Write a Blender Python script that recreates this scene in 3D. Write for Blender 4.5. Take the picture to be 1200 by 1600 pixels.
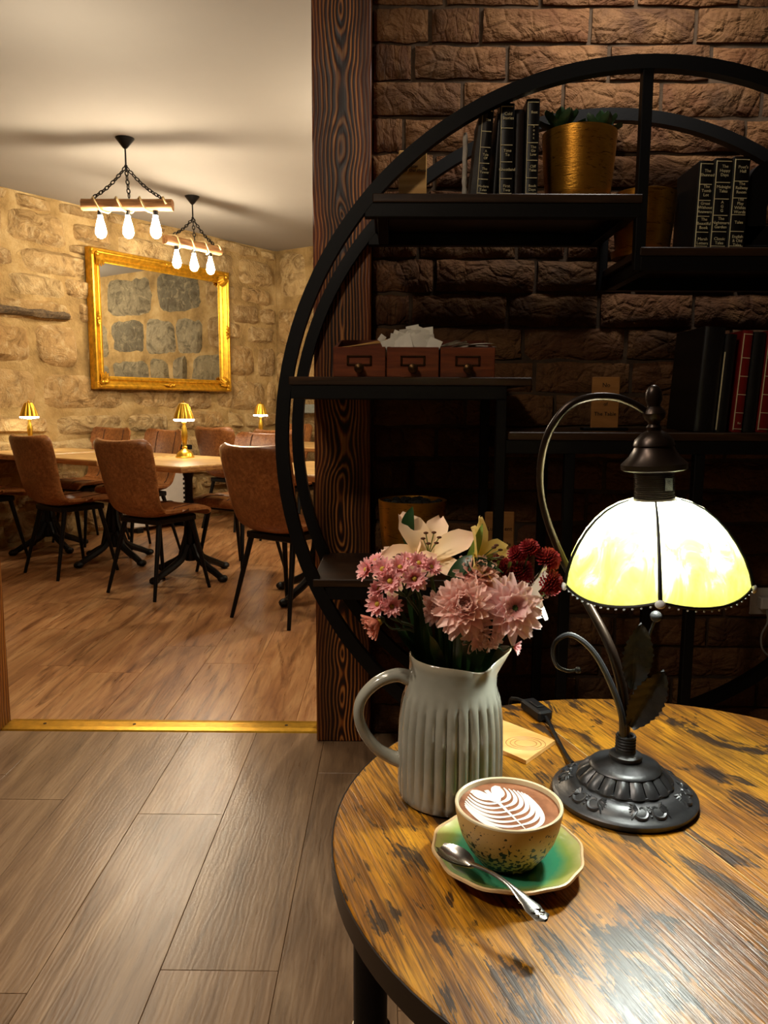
import bpy, math, random
from math import sin, cos, pi, radians, sqrt, atan2
from mathutils import Vector, Matrix, Quaternion, noise

for o in list(bpy.data.objects):
    bpy.data.objects.remove(o)
S = bpy.context.scene
COL = S.collection
random.seed(7)

# ------------------------------------------------------------------ camera
cam_d = bpy.data.cameras.new('camera')
cam = bpy.data.objects.new('camera', cam_d)
COL.objects.link(cam)
PITCH, ROLL, YAW = 0.1379, 0.0046, -0.0073
_f = Vector((sin(YAW) * cos(PITCH), cos(YAW) * cos(PITCH), -sin(PITCH)))
_r = Vector((cos(YAW), -sin(YAW), 0))
_u = _r.cross(_f)
_r2 = cos(ROLL) * _r + sin(ROLL) * _u
_u2 = -sin(ROLL) * _r + cos(ROLL) * _u
cam.matrix_world = Matrix(((_r2.x, _u2.x, -_f.x, 0), (_r2.y, _u2.y, -_f.y, 0), (_r2.z, _u2.z, -_f.z, 1.05), (0, 0, 0, 1)))
cam_d.sensor_fit = 'HORIZONTAL'
cam_d.sensor_width = 36
cam_d.lens = 36 * 1208.25 / 1200
cam_d.clip_start = 0.02
S.camera = cam

# ------------------------------------------------------------------ world, lights, exposure
W = bpy.data.worlds.new('world')
S.world = W
W.use_nodes = True
W.node_tree.nodes['Background'].inputs[0].default_value = (0.5, 0.42, 0.34, 1)
W.node_tree.nodes['Background'].inputs[1].default_value = 0.02
S.view_settings.view_transform = 'Standard'
S.view_settings.look = 'None'
S.view_settings.gamma = 1
S.view_settings.use_curve_mapping = False
S.view_settings.exposure = 0.0
try:
    S.cycles.use_denoising = True
    S.cycles.max_bounces = 8
    S.cycles.diffuse_bounces = 4
    S.cycles.glossy_bounces = 4
    S.cycles.transmission_bounces = 6
    S.cycles.sample_clamp_indirect = 6
    S.cycles.caustics_reflective = False
    S.cycles.caustics_refractive = False
except Exception:
    pass


def lamp(name, kind, loc, power, color, size=0.1, rot=None, **kw):
    d = bpy.data.lights.new(name, kind)
    d.energy = power
    d.color = color
    if kind == 'AREA':
        d.size = size
    else:
        d.shadow_soft_size = size
    for k, v in kw.items():
        setattr(d, k, v)
    o = bpy.data.objects.new(name, d)
    COL.objects.link(o)
    o.location = loc
    if rot:
        o.rotation_euler = rot
    return o


# ceiling lamps of the front room plus an added fill spot, out of frame
lamp('ceiling_downlight', 'SPOT', (0.66, 2.00, 2.44), 34, (1.0, 0.94, 0.87), 0.17, (0.06, 0, 0), spot_size=radians(150), spot_blend=0.6)
lamp('ceiling_downlight.001', 'SPOT', (-0.85, 1.00, 2.48), 52, (1.0, 0.86, 0.70), 0.08, (0, 0, 0), spot_size=radians(100), spot_blend=1.0)
_d = Vector((0.03, 0.74, 0.85)) - Vector((-1.15, 0.25, 2.30))
lamp('bouquet_fill_spot', 'SPOT', (-1.15, 0.25, 2.30), 82, (1.0, 0.88, 0.74), 0.05, _d.to_track_quat('-Z', 'Y').to_euler(), spot_size=radians(26), spot_blend=1.0)  # added spot without a known fixture, lifts flowers and table but not the bricks
lamp('ceiling_lamp_light', 'POINT', (-0.70, 0.30, 2.42), 30, (1.0, 0.84, 0.66), 0.10)
# further pendants of the stone room, hidden behind the timber post
lamp('pendant_light', 'POINT', (0.3, 4.2, 2.12), 70, (1.0, 0.84, 0.62), 0.05)
lamp('pendant_light.001', 'POINT', (0.6, 5.6, 2.12), 50, (1.0, 0.84, 0.62), 0.05)
lamp('pendant_light.002', 'POINT', (-1.3, 3.2, 2.0), 16, (1.0, 0.86, 0.66), 0.05)


# ------------------------------------------------------------------ helpers
def lin(h):
    h = h.lstrip('#')
    c = [int(h[i:i + 2], 16) / 255 for i in (0, 2, 4)]
    return tuple((x / 12.92 if x <= 0.04045 else ((x + 0.055) / 1.055) ** 2.4) for x in c) + (1.0,)


class NT:
    def __init__(s, name):
        s.m = bpy.data.materials.new(name)
        s.m.use_nodes = True
        s.t = s.m.node_tree
        s.b = s.t.nodes['Principled BSDF']
        s.out = s.t.nodes['Material Output']

    def n(s, typ, ins=None, **props):
        nd = s.t.nodes.new('ShaderNode' + typ)
        for k, v in props.items():
            setattr(nd, k, v)
        for k, v in (ins or {}).items():
            s.set(nd, k, v)
        return nd

    def set(s, nd, k, v):
        i = nd.inputs[k]
        if isinstance(v, bpy.types.NodeSocket):
            s.t.links.new(v, i)
        else:
            if isinstance(v, str):
                v = lin(v)
            i.default_value = v

    def bs(s, **kw):
        names = dict(color='Base Color', rough='Roughness', metal='Metallic', normal='Normal', spec='Specular IOR Level', coat='Coat Weight', coat_rough='Coat Roughness', trans='Transmission Weight', sss='Subsurface Weight', ecol='Emission Color', estr='Emission Strength', sheen='Sheen Weight')
        for k, v in kw.items():
            s.set(s.b, names[k], v)
        return s.m

    def obj(s):
        return s.n('TexCoord').outputs['Object']

    def rnd(s):
        return s.n('ObjectInfo').outputs['Random']

    def mapv(s, vec, scale=(1, 1, 1), rot=(0, 0, 0), loc=(0, 0, 0)):
        return s.n('Mapping', {'Vector': vec, 'Scale': scale, 'Rotation': rot, 'Location': loc}).outputs[0]

    def offs(s, vec, amount=37.0):
        r = s.math('MULTIPLY', s.rnd(), amount)
        c = s.n('CombineXYZ', {'X': r, 'Y': r, 'Z': r}).outputs[0]
        return s.n('VectorMath', {0: vec, 1: c}, operation='ADD').outputs[0]

    def noise(s, vec, scale, detail=4, rough=0.55, dist=0.0):
        return s.n('TexNoise', {'Vector': vec, 'Scale': scale, 'Detail': detail, 'Roughness': rough, 'Distortion': dist}).outputs['Fac']

    def math(s, op, a, b=None, c=None):
        ins = {0: a}
        if b is not None:
            ins[1] = b
        if c is not None:
            ins[2] = c
        return s.n('Math', ins, operation=op).outputs[0]

    def ramp(s, fac, stops, interp='LINEAR'):
        nd = s.n('ValToRGB', {'Fac': fac})
        cr = nd.color_ramp
        cr.interpolation = interp
        while len(cr.elements) < len(stops):
            cr.elements.new(0.5)
        for e, (p, c) in zip(cr.elements, stops):
            e.position = p
            e.color = lin(c) if isinstance(c, str) else ((c, c, c, 1) if isinstance(c, (int, float)) else c)
        return nd.outputs['Color']

    def mix(s, fac, a, b, typ='MIX'):
        nd = s.n('Mix', data_type='RGBA', blend_type=typ)
        s.set(nd, 0, fac)
        s.set(nd, 6, a)
        s.set(nd, 7, b)
        return nd.outputs[2]

    def bump(s, h, strength=0.3, dist=0.01, normal=None):
        ins = {'Height': h, 'Strength': strength, 'Distance': dist}
        if normal is not None:
            ins['Normal'] = normal
        return s.n('Bump', ins).outputs[0]


def plain(name, color, rough=0.5, metal=0.0, bump=0.0, bscale=60, var=0.12, **kw):
    t = NT(name)
    v = t.obj()
    nz = t.noise(v, bscale * 0.4, 5)
    c = lin(color) if isinstance(color, str) else color
    d = tuple(x * (1 - var * 1.6) for x in c[:3]) + (1,)
    l = tuple(min(1, x * (1 + var)) for x in c[:3]) + (1,)
    col = t.ramp(nz, [(0.3, d), (0.7, l)])
    t.bs(color=col, rough=rough, metal=metal)
    if bump:
        t.bs(normal=t.bump(t.noise(v, bscale, 6), bump, 0.004))
    t.bs(**kw)
    return t.m


# ---- materials
def m_floor(name, cols, line, dk=0.5):
    t = NT(name)
    v = t.offs(t.obj(), 23.0)
    a = t.noise(t.mapv(v, (9, 1.1, 9)), 1.4, 6, 0.62, 1.2)
    b = t.noise(t.mapv(v, (60, 3.0, 60)), 2.2, 4, 0.6, 0.4)
    c = t.ramp(a, [(0.28, cols[0]), (0.46, cols[1]), (0.60, cols[2]), (0.78, cols[3])])
    dark = t.ramp(t.noise(t.mapv(v, (13, 1.3, 13)), 1.0, 6, 0.62, 2.0), [(0.52, 0.0), (0.70, 1.0)])
    c = t.mix(t.math('MULTIPLY', dark, dk), c, line)
    c = t.mix(t.ramp(b, [(0.35, 0.22), (0.60, 0.0)]), c, line)
    hv = t.n('HueSaturation', {'Color': c, 'Value': t.math('MULTIPLY_ADD', t.rnd(), 0.22, 0.92)}).outputs[0]
    w = t.n('TexWave', {'Vector': t.mapv(v, (1, 0.22, 1)), 'Scale': 26, 'Distortion': 9, 'Detail': 3, 'Detail Scale': 1.5}, wave_type='BANDS', bands_direction='X').outputs['Fac']
    h = t.math('ADD', t.math('MULTIPLY', b, 0.6), t.math('MULTIPLY', w, 0.35))
    return t.bs(color=hv, rough=t.math('MULTIPLY_ADD', b, 0.16, 0.22), normal=t.bump(h, 0.22, 0.0012), spec=0.5)


M = {}
M['floor_front'] = m_floor('oak_plank_grey', ['#6e563f', '#8d7053', '#a38565', '#b79a78'], '#4f3a28')
M['floor_back'] = m_floor('oak_plank_warm', ['#85593a', '#b07d50', '#c49463', '#d6ab7d'], '#5a3216', 0.85)
M['subfloor'] = plain('subfloor_dark', '#241a12', 0.9)


def m_brick():
    t = NT('brown_brick')
    v = t.offs(t.mapv(t.obj(), (0.29, 1, 1)), 41.0)
    base = t.ramp(t.rnd(), [(0.0, '#573319'), (0.35, '#643e20'), (0.7, '#704a28'), (1.0, '#4c301a')])
    n1 = t.noise(v, 9, 6, 0.6, 0.6)
    c = t.mix(t.ramp(n1, [(0.42, 0.0), (0.72, 0.85)]), base, '#835d38')
    c = t.mix(t.ramp(t.noise(v, 5, 4), [(0.52, 0.0), (0.75, 0.75)]), c, '#3a2a1a')
    n2 = t.noise(t.mapv(v, (1, 1, 1.7)), 9, 6, 0.58, 0.9)
    cr = t.n('TexVoronoi', {'Vector': v, 'Scale': 16}, feature='DISTANCE_TO_EDGE').outputs['Distance']
    h = t.math('ADD', n2, t.math('MULTIPLY', t.ramp(cr, [(0.0, 0.0), (0.12, 1.0)]), 0.12))
    h = t.math('ADD', h, t.math('MULTIPLY', t.noise(v, 70, 4), 0.18))
    return t.bs(color=c, rough=0.8, normal=t.bump(h, 1.0, 0.03), spec=0.3)


M['brick'] = m_brick()
M['mortar'] = plain('grey_mortar', '#4a3826', 0.95, bump=0.8, bscale=45, var=0.25)


def m_stone(name, cols, dark, lite):
    t = NT(name)
    v = t.offs(t.obj(), 53.0)
    base = t.ramp(t.rnd(), [(0.0, cols[0]), (0.22, cols[1]), (0.45, cols[2]), (0.66, cols[3]), (0.86, cols[4]), (1.0, cols[5])])
    n1 = t.noise(v, 7, 8, 0.66, 1.4)
    c = t.mix(t.ramp(n1, [(0.36, 0.85), (0.52, 0.0)]), base, dark)
    c = t.mix(t.ramp(t.noise(v, 13, 6, 0.65, 0.8), [(0.50, 0.0), (0.72, 0.75)]), c, lite)
    h = t.math('ADD', t.noise(v, 7, 8, 0.62, 1.8), t.math('MULTIPLY', t.noise(v, 36, 6, 0.6, 0.8), 0.3))
    return t.bs(color=c, rough=0.88, normal=t.bump(h, 1.0, 0.05), spec=0.25)


M['stone_grey'] = m_stone('grey_rubble_stone', ['#8d8063', '#9a8c6c', '#7d735c', '#a2967a', '#6a6352', '#94876b'], '#5a5140', '#b5a684')
M['stone'] = m_stone('rubble_stone', ['#b3905e', '#bf9f6c', '#ab8856', '#c6aa78', '#9a7c52', '#b4986a'], '#80633c', '#d6bf92')



def m_smort():
    t = NT('lime_mortar')
    v = t.obj()
    c = t.ramp(t.noise(v, 4, 7, 0.65), [(0.3, '#7d6540'), (0.5, '#a88b5a'), (0.7, '#c2a878')])
    h = t.math('ADD', t.noise(v, 10, 7, 0.65, 1.0), t.math('MULTIPLY', t.noise(v, 50, 5), 0.3))
    return t.bs(color=c, rough=0.95, normal=t.bump(h, 1.0, 0.025), spec=0.2)


M['smort'] = m_smort()
M['ceiling'] = plain('ceiling_plaster', '#98938b', 0.85, bump=0.12, bscale=4, var=0.03)
M['plaster'] = plain('dark_plaster', '#5b4a3c', 0.9, bump=0.2, bscale=30)


def m_char(name, dark, mid, lite, scale=30, seed=0.0):
    t = NT(name)
    v = t.obj()
    warp = t.n('TexNoise', {'Vector': t.mapv(v, (5, 5, 0.9), loc=(seed, 0, seed)), 'Scale': 1.6, 'Detail': 3, 'Roughness': 0.5}).outputs['Color']
    wv = t.n('VectorMath', {0: warp, 1: (0.075, 0.075, 0)}, operation='MULTIPLY').outputs[0]
    p = t.n('VectorMath', {0: t.mapv(v, (1, 1, 1), (radians(2.0), radians(0.5), 0), (0.01, -0.03 + seed * 0.01, 0)), 1: wv}, operation='ADD').outputs[0]
    w = t.n('TexWave', {'Vector': p, 'Scale': scale, 'Distortion': 0.6, 'Detail': 2, 'Detail Scale': 0.8}, wave_type='RINGS', rings_direction='Z').outputs['Fac']
    fine = t.noise(t.mapv(v, (90, 90, 1.5)), 1.5, 4)
    c = t.ramp(w, [(0.0, dark), (0.58, mid), (0.86, lite), (1.0, mid)])
    big = t.noise(t.mapv(v, (10, 10, 1.2)), 1.0, 3)
    c = t.mix(t.ramp(big, [(0.35, 0.75), (0.6, 0.0)]), c, dark)
    c = t.mix(t.ramp(fine, [(0.35, 0.5), (0.6, 0.0)]), c, dark)
    h = t.math('ADD', w, t.math('MULTIPLY', fine, 0.4))
    return t.bs(color=c, rough=0.42, normal=t.bump(h, 0.45, 0.004), spec=0.5)




def m_scorch():
    t = NT('scorched_timber')
    v = t.obj()
    sp = t.n('SeparateXYZ', {0: v})
    wob = t.math('MULTIPLY_ADD', t.noise(t.mapv(v, (3, 3, 2.4)), 1.0, 3), 0.5, -0.25)
    xn = t.math('ADD', t.math('MULTIPLY_ADD', sp.outputs['X'], 11.9, 1.684), wob)
    g = t.math('MULTIPLY_ADD', t.noise(t.mapv(v, (0.4, 0.4, 1.0)), 3.1, 2, 0.4), 2.6, -1.05)
    F = t.math('SQRT', t.math('ADD', t.math('MULTIPLY', xn, xn), t.math('MULTIPLY', g, g)))
    F = t.math('ADD', F, t.math('MULTIPLY', t.noise(t.mapv(v, (26, 26, 2.5)), 1.0, 3), 0.16))
    w = t.math('MULTIPLY_ADD', t.math('SINE', t.math('MULTIPLY', F, 54.0)), 0.5, 0.5)
    fine = t.noise(t.mapv(v, (150, 150, 2.0)), 1.5, 4)
    c = t.ramp(w, [(0.0, '#1c0c05'), (0.48, '#4e220c'), (0.78, '#ad5f24'), (0.95, '#cf8a42')])
    edge = t.ramp(t.math('ABSOLUTE', xn), [(0.45, 0.0), (1.0, 0.55)])
    c = t.mix(edge, c, '#a04c18')
    c = t.mix(t.ramp(t.noise(t.mapv(v, (14, 14, 1.1)), 1.0, 3), [(0.40, 0.65), (0.56, 0.0)]), c, '#1c0d06')
    c = t.mix(t.ramp(fine, [(0.36, 0.45), (0.56, 0.0)]), c, '#1c0d06')
    return t.bs(color=c, rough=0.45, normal=t.bump(t.math('ADD', w, t.math('MULTIPLY', fine, 0.5)), 0.35, 0.003), spec=0.45)


M['char'] = m_scorch()
M['jamb'] = m_char('honey_timber', '#6d3a12', '#a8621f', '#d1903f', 22, 3.0)
M['brass'] = plain('brass_strip', '#c79a2f', 0.35, 1.0, bump=0.05, bscale=120)
M['screw'] = plain('dark_screw', '#3b2a10', 0.5, 0.8)
M['gold'] = plain('gilt_frame', '#dca52c', 0.36, 0.75, bump=0.25, bscale=70, var=0.22)
M['goldlamp'] = plain('polished_gold', '#e0b03c', 0.28, 0.9, var=0.1)
M['mirror'] = NT('mirror_silver').bs(color=(0.86, 0.87, 0.85, 1), rough=0.015, metal=1.0)
M['black'] = plain('black_metal', '#060505', 0.5, 0.0, bump=0.06, bscale=160, spec=0.28)
M['iron'] = plain('cast_iron', '#15130f', 0.45, 0.5, bump=0.25, bscale=80)


def m_leather():
    t = NT('tan_faux_leather')
    v = t.offs(t.obj(), 11.0)
    n1 = t.noise(v, 55, 6, 0.7, 0.6)
    n2 = t.noise(v, 7, 3)
    c = t.ramp(n1, [(0.3, '#6b3c1c'), (0.5, '#986032'), (0.72, '#bf8450')])
    c = t.mix(t.ramp(n2, [(0.4, 0.35), (0.6, 0.0)]), c, '#63381a')
    return t.bs(color=c, rough=0.36, normal=t.bump(t.noise(v, 160, 4), 0.25, 0.002), spec=0.55)


M['leather'] = m_leather()
M['thread'] = plain('seam_thread', '#4a2a15', 0.7)


def m_grain(name, cols, sc=(3, 40, 40), rough=0.4, strength=0.2, coat=0.0):
    t = NT(name)
    v = t.offs(t.obj(), 17.0)
    a = t.noise(t.mapv(v, sc), 1.3, 6, 0.6, 0.8)
    c = t.ramp(a, [(0.28, cols[0]), (0.5, cols[1]), (0.72, cols[2])])
    return t.bs(color=c, rough=rough, normal=t.bump(a, strength, 0.003), coat=coat, coat_rough=0.15)


M['tabletop'] = m_grain('pale_wood_top', ['#9c7440', '#c79d5f', '#dcb97d'], (2.5, 22, 22), 0.32)
M['tableedge'] = m_grain('live_edge_wood', ['#6c4520', '#9c6b36', '#bd8a4e'], (6, 20, 60), 0.55)
M['shelf'] = m_grain('dark_shelf_board', ['#1d120a', '#33200f', '#4a3019'], (3, 45, 45), 0.38)
M['drawer'] = m_grain('mahogany_drawer', ['#4a1f0e', '#6f3318', '#8a4824'], (4, 30, 40), 0.38, 0.1)
M['drawer_in'] = plain('drawer_inside', '#1a0c07', 0.8)
M['bronze'] = plain('aged_bronze', '#4b3418', 0.35, 0.85)
M['cardwood'] = m_grain('bamboo_card', ['#c48d45', '#dcab63', '#ecc582'], (3, 14, 30), 0.45)
M['signwood'] = m_grain('oak_sign', ['#8a5a2a', '#aa7439', '#bd8a4b'], (2, 2, 14), 0.55)
M['beam'] = m_grain('pendant_beam', ['#6b4526', '#94663c', '#b98c58'], (4, 45, 45), 0.7)
M['oldwood'] = m_grain('old_timber', ['#2e241a', '#54442f', '#7d684a'], (2, 40, 40), 0.9, 0.9)


def m_rustic():
    t = NT('rustic_tabletop')
    v = t.offs(t.obj(), 5.0)
    streak = t.noise(t.mapv(v, (5.5, 130, 60)), 1.4, 5, 0.62, 0.5)
    streak2 = t.noise(t.mapv(v, (12, 260, 60)), 1.6, 3, 0.6, 0.2)
    tone = t.noise(t.mapv(v, (3.2, 7, 7)), 1.8, 5, 0.6, 0.6)
    c = t.ramp(tone, [(0.30, '#6c3f06'), (0.46, '#a4690a'), (0.62, '#c88b14'), (0.8, '#d9a32a')])
    c = t.mix(t.ramp(streak, [(0.36, 0.7), (0.56, 0.0)]), c, '#3c1e06')
    c = t.mix(t.ramp(streak2, [(0.36, 0.62), (0.52, 0.0)]), c, '#241204')
    patch = t.noise(t.mapv(v, (4.6, 9.5, 9)), 1.9, 6, 0.66, 1.1)
    comb = t.math('ADD', t.math('MULTIPLY', patch, 1.0), t.math('MULTIPLY', streak, 0.46))
    comb = t.math('ADD', comb, t.math('MULTIPLY', streak2, 0.22))
    mask = t.ramp(comb, [(0.875, 0.0), (0.915, 1.0)])
    c = t.mix(t.math('MULTIPLY', mask, 0.93), c, '#120a05')
    knots = t.n('TexVoronoi', {'Vector': t.mapv(v, (5.2, 8.5, 8)), 'Scale': 1.2, 'Randomness': 1.0}, feature='F1').outputs['Distance']
    kmask = t.ramp(t.math('ADD', knots, t.math('MULTIPLY', streak, 0.14)), [(0.15, 0.95), (0.23, 0.0)])
    c = t.mix(kmask, c, '#160c05')
    h = t.math('ADD', t.math('MULTIPLY', streak2, 0.8), t.math('MULTIPLY', streak, 0.6))
    return t.bs(color=c, rough=t.math('MULTIPLY_ADD', streak, 0.14, 0.30), normal=t.bump(h, 0.7, 0.0013), spec=0.6, coat=0.35, coat_rough=0.36)


M['rustic'] = m_rustic()
M['rim'] = plain('table_edge_band', '#1a100a', 0.4)
M['seamline'] = plain('seam_edge', '#b79b6a', 0.3)


def m_goldpot():
    t = NT('gold_foil_pot')
    v = t.obj()
    w = t.noise(t.mapv(v, (22, 22, 120)), 1.4, 4, 0.6, 1.2)
    c = t.ramp(t.noise(v, 9, 5), [(0.3, '#a87020'), (0.7, '#dca03a')])
    c = t.mix(t.ramp(w, [(0.34, 0.75), (0.42, 0.0)]), c, '#4f2f0c')
    return t.bs(color=c, rough=0.34, metal=0.85, normal=t.bump(w, 0.25, 0.003))


M['goldpot'] = m_goldpot()
M['bookblack'] = plain('black_book_cloth', '#0c0b0b', 0.4)
M['bookgrey'] = plain('grey_slate', '#4d4b49', 0.65, bump=0.6, bscale=40, var=0.25)
M['bookedge'] = plain('pale_rough_edge', '#c9c2b6', 0.8, bump=0.9, bscale=60)
M['bookbrown'] = plain('brown_book_cloth', '#1e0f0a', 0.5)
M['bookred'] = plain('red_leather_book', '#7d1512', 0.32)
M['pages'] = plain('book_pages', '#b7a684', 0.85)
M['gilt'] = plain('gilt_print', '#ffedbe', 0.4, 0.0)
M['ink'] = plain('dark_ink', '#1c0f08', 0.7)
M['paper'] = plain('paper_sachet', '#f6f0e0', 0.75, var=0.05)
M['papergrey'] = plain('printed_panel', '#8a857a', 0.8)
M['soil'] = plain('pot_pebbles', '#14110d', 0.9, bump=0.9, bscale=90)
M['leafgreen'] = plain('succulent_leaf', '#3c5a37', 0.4, var=0.2)
M['leafdark'] = plain('lily_leaf', '#1d3a16', 0.38, var=0.2)
M['stem'] = plain('flower_stem', '#31481f', 0.5, var=0.2)
M['bud'] = plain('green_bud', '#6c8233', 0.45, var=0.2)


def m_petal(name, a, b, rough=0.5, sub=0.15):
    t = NT(name)
    at = t.n('Attribute', attribute_name='petal_t').outputs['Fac']
    c = t.ramp(at, [(0.0, a), (1.0, b)])
    c = t.mix(t.ramp(t.noise(t.obj(), 120, 3), [(0.4, 0.16), (0.6, 0.0)]), c, a)
    t.bs(color=c, rough=rough, spec=0.35)
    tr = t.n('BsdfTranslucent', {'Color': c}).outputs[0]
    mx = t.n('MixShader', {0: 0.35, 1: t.b.outputs[0], 2: tr}).outputs[0]
    t.t.links.new(mx, t.out.inputs[0])
    return t.m


M['pinkmum'] = m_petal('pink_mum_petal', '#eaa89c', '#fde0d4')
M['pinkmumb'] = m_petal('pale_pink_petal', '#ebadaa', '#fde6e2')
M['pinkdaisy'] = m_petal('rose_daisy_petal', '#de7f8a', '#fbcac4')
M['coral'] = m_petal('coral_petal', '#d0705a', '#f0a58c')
M['lily'] = m_petal('blush_lily_petal', '#f1d9a0', '#f2cdb6')
M['lilyy'] = m_petal('yellow_lily_petal', '#e0c24e', '#efd28c')
M['redpom'] = m_petal('burgundy_pompon', '#5a1016', '#a83033')
M['whitep'] = m_petal('white_petal', '#e9e2cf', '#f4eee4')
M['yellow'] = plain('pollen_yellow', '#b3932a', 0.7, bump=0.6, bscale=200)
M['greenc'] = plain('green_centre', '#3f5a22', 0.7)
M['pollen'] = plain('brown_anther', '#5a3214', 0.8)


def m_jug():
    t = NT('glazed_stoneware')
    v = t.obj()
    c = t.ramp(t.noise(v, 20, 4), [(0.3, '#7f7d6f'), (0.7, '#949285')])
    z = t.n('SeparateXYZ', {0: v}).outputs['Z']
    rim = t.ramp(z, [(0.138, 0.0), (0.150, 0.6)])
    c = t.mix(rim, c, '#8a7a5c')
    return t.bs(color=c, rough=0.14, coat=0.5, coat_rough=0.08)


M['jug'] = m_jug()


def m_cup():
    t = NT('speckled_cup')
    v = t.obj()
    z = t.n('SeparateXYZ', {0: v}).outputs['Z']
    sp = t.noise(v, 260, 2, 0.5)
    thr = t.math('MULTIPLY_ADD', z, 4.6, 0.435)
    mask = t.ramp(t.math('SUBTRACT', sp, thr), [(0.0, 0.0), (0.03, 1.0)])
    c = t.mix(mask, '#cda766', '#17110b')
    return t.bs(color=c, rough=0.42, spec=0.5)


M['cup'] = m_cup()
M['cuprim'] = plain('cream_glaze', '#d8c9a4', 0.3)
M['foam'] = plain('milk_foam', '#e6ddd2', 0.45, var=0.03)


def m_coffee():
    t = NT('latte_crema')
    v = t.obj()
    c = t.ramp(t.noise(v, 60, 5, 0.6), [(0.3, '#6d4128'), (0.6, '#946142'), (0.8, '#ab7c5a')])
    bub = t.n('TexVoronoi', {'Vector': v, 'Scale': 380}).outputs['Distance']
    c = t.mix(t.math('MULTIPLY', t.ramp(bub, [(0.12, 1.0), (0.22, 0.0)]), t.ramp(t.noise(v, 45, 2), [(0.52, 0.0), (0.62, 0.8)])), c, '#3a2012')
    return t.bs(color=c, rough=0.32)


M['coffee'] = m_coffee()


def m_saucer():
    t = NT('green_glaze')
    v = t.obj()
    s = t.n('SeparateXYZ', {0: v})
    r = t.math('SQRT', t.math('ADD', t.math('POWER', s.outputs['X'], 2.0), t.math('POWER', s.outputs['Y'], 2.0)))
    rr = t.math('ADD', r, t.math('MULTIPLY', t.noise(v, 40, 4), 0.012))
    c = t.ramp(t.math('DIVIDE', rr, 0.075), [(0.45, '#2f7358'), (0.68, '#3f8a63'), (0.80, '#8a9a4a'), (0.9, '#b2ab62')])
    return t.bs(color=c, rough=0.16, coat=0.5)


M['saucer'] = m_saucer()
M['saucerrim'] = plain('sandy_rim', '#c9a878', 0.4)
M['silver'] = plain('worn_silver', '#b9b6ae', 0.22, 1.0, var=0.06)
M['lampmetal'] = plain('antique_black_metal', '#3b3b3d', 0.36, 0.55, bump=0.05, bscale=200)
M['lampbronze'] = plain('dark_bronze', '#2b2019', 0.32, 0.7)


def m_glass():
    t = NT('amber_art_glass')
    v = t.obj()
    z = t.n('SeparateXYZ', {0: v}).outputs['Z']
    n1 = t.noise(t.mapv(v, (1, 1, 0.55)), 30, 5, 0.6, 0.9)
    n1 = t.math('ADD', n1, t.math('MULTIPLY_ADD', z, 4.2, -1.10))  # paler towards the top: falloff of the bulb's glow put into the glass colour
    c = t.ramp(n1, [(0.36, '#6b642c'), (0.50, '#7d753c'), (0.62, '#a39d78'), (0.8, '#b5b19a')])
    tr = t.n('BsdfTranslucent', {'Color': c}).outputs[0]
    df = t.n('BsdfDiffuse', {'Color': c}).outputs[0]
    gl = t.n('BsdfGlossy', {'Color': (1, 1, 1, 1), 'Roughness': 0.12}).outputs[0]
    a = t.n('MixShader', {0: 0.25, 1: tr, 2: df}).outputs[0]
    b = t.n('MixShader', {0: 0.05, 1: a, 2: gl}).outputs[0]
    t.t.links.new(b, t.out.inputs[0])
    return t.m


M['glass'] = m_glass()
M['pearl'] = plain('pearl_bead', '#dfe3e6', 0.2)


def m_emit(name, col, strength):
    t = NT(name)
    return t.bs(color=col, ecol=col, estr=strength, rough=0.4)


M['bulb'] = m_emit('lit_filament_bulb', (1.0, 0.83, 0.60, 1), 260)
M['lampbulb'] = m_emit('lit_lamp_bulb', (0.93, 1.0, 0.93, 1), 640)
M['ledring'] = m_emit('lit_led_diffuser', (1.0, 0.93, 0.72, 1), 34)
M['rope'] = plain('cream_cable', '#c8ab78', 0.8)
M['white'] = plain('white_enamel', '#d8d4cb', 0.4, var=0.03)
M['greyledge'] = plain('grey_painted_ledge', '#7f8580', 0.5)
M['cable'] = plain('pale_cable', '#9b968c', 0.5)


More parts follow.
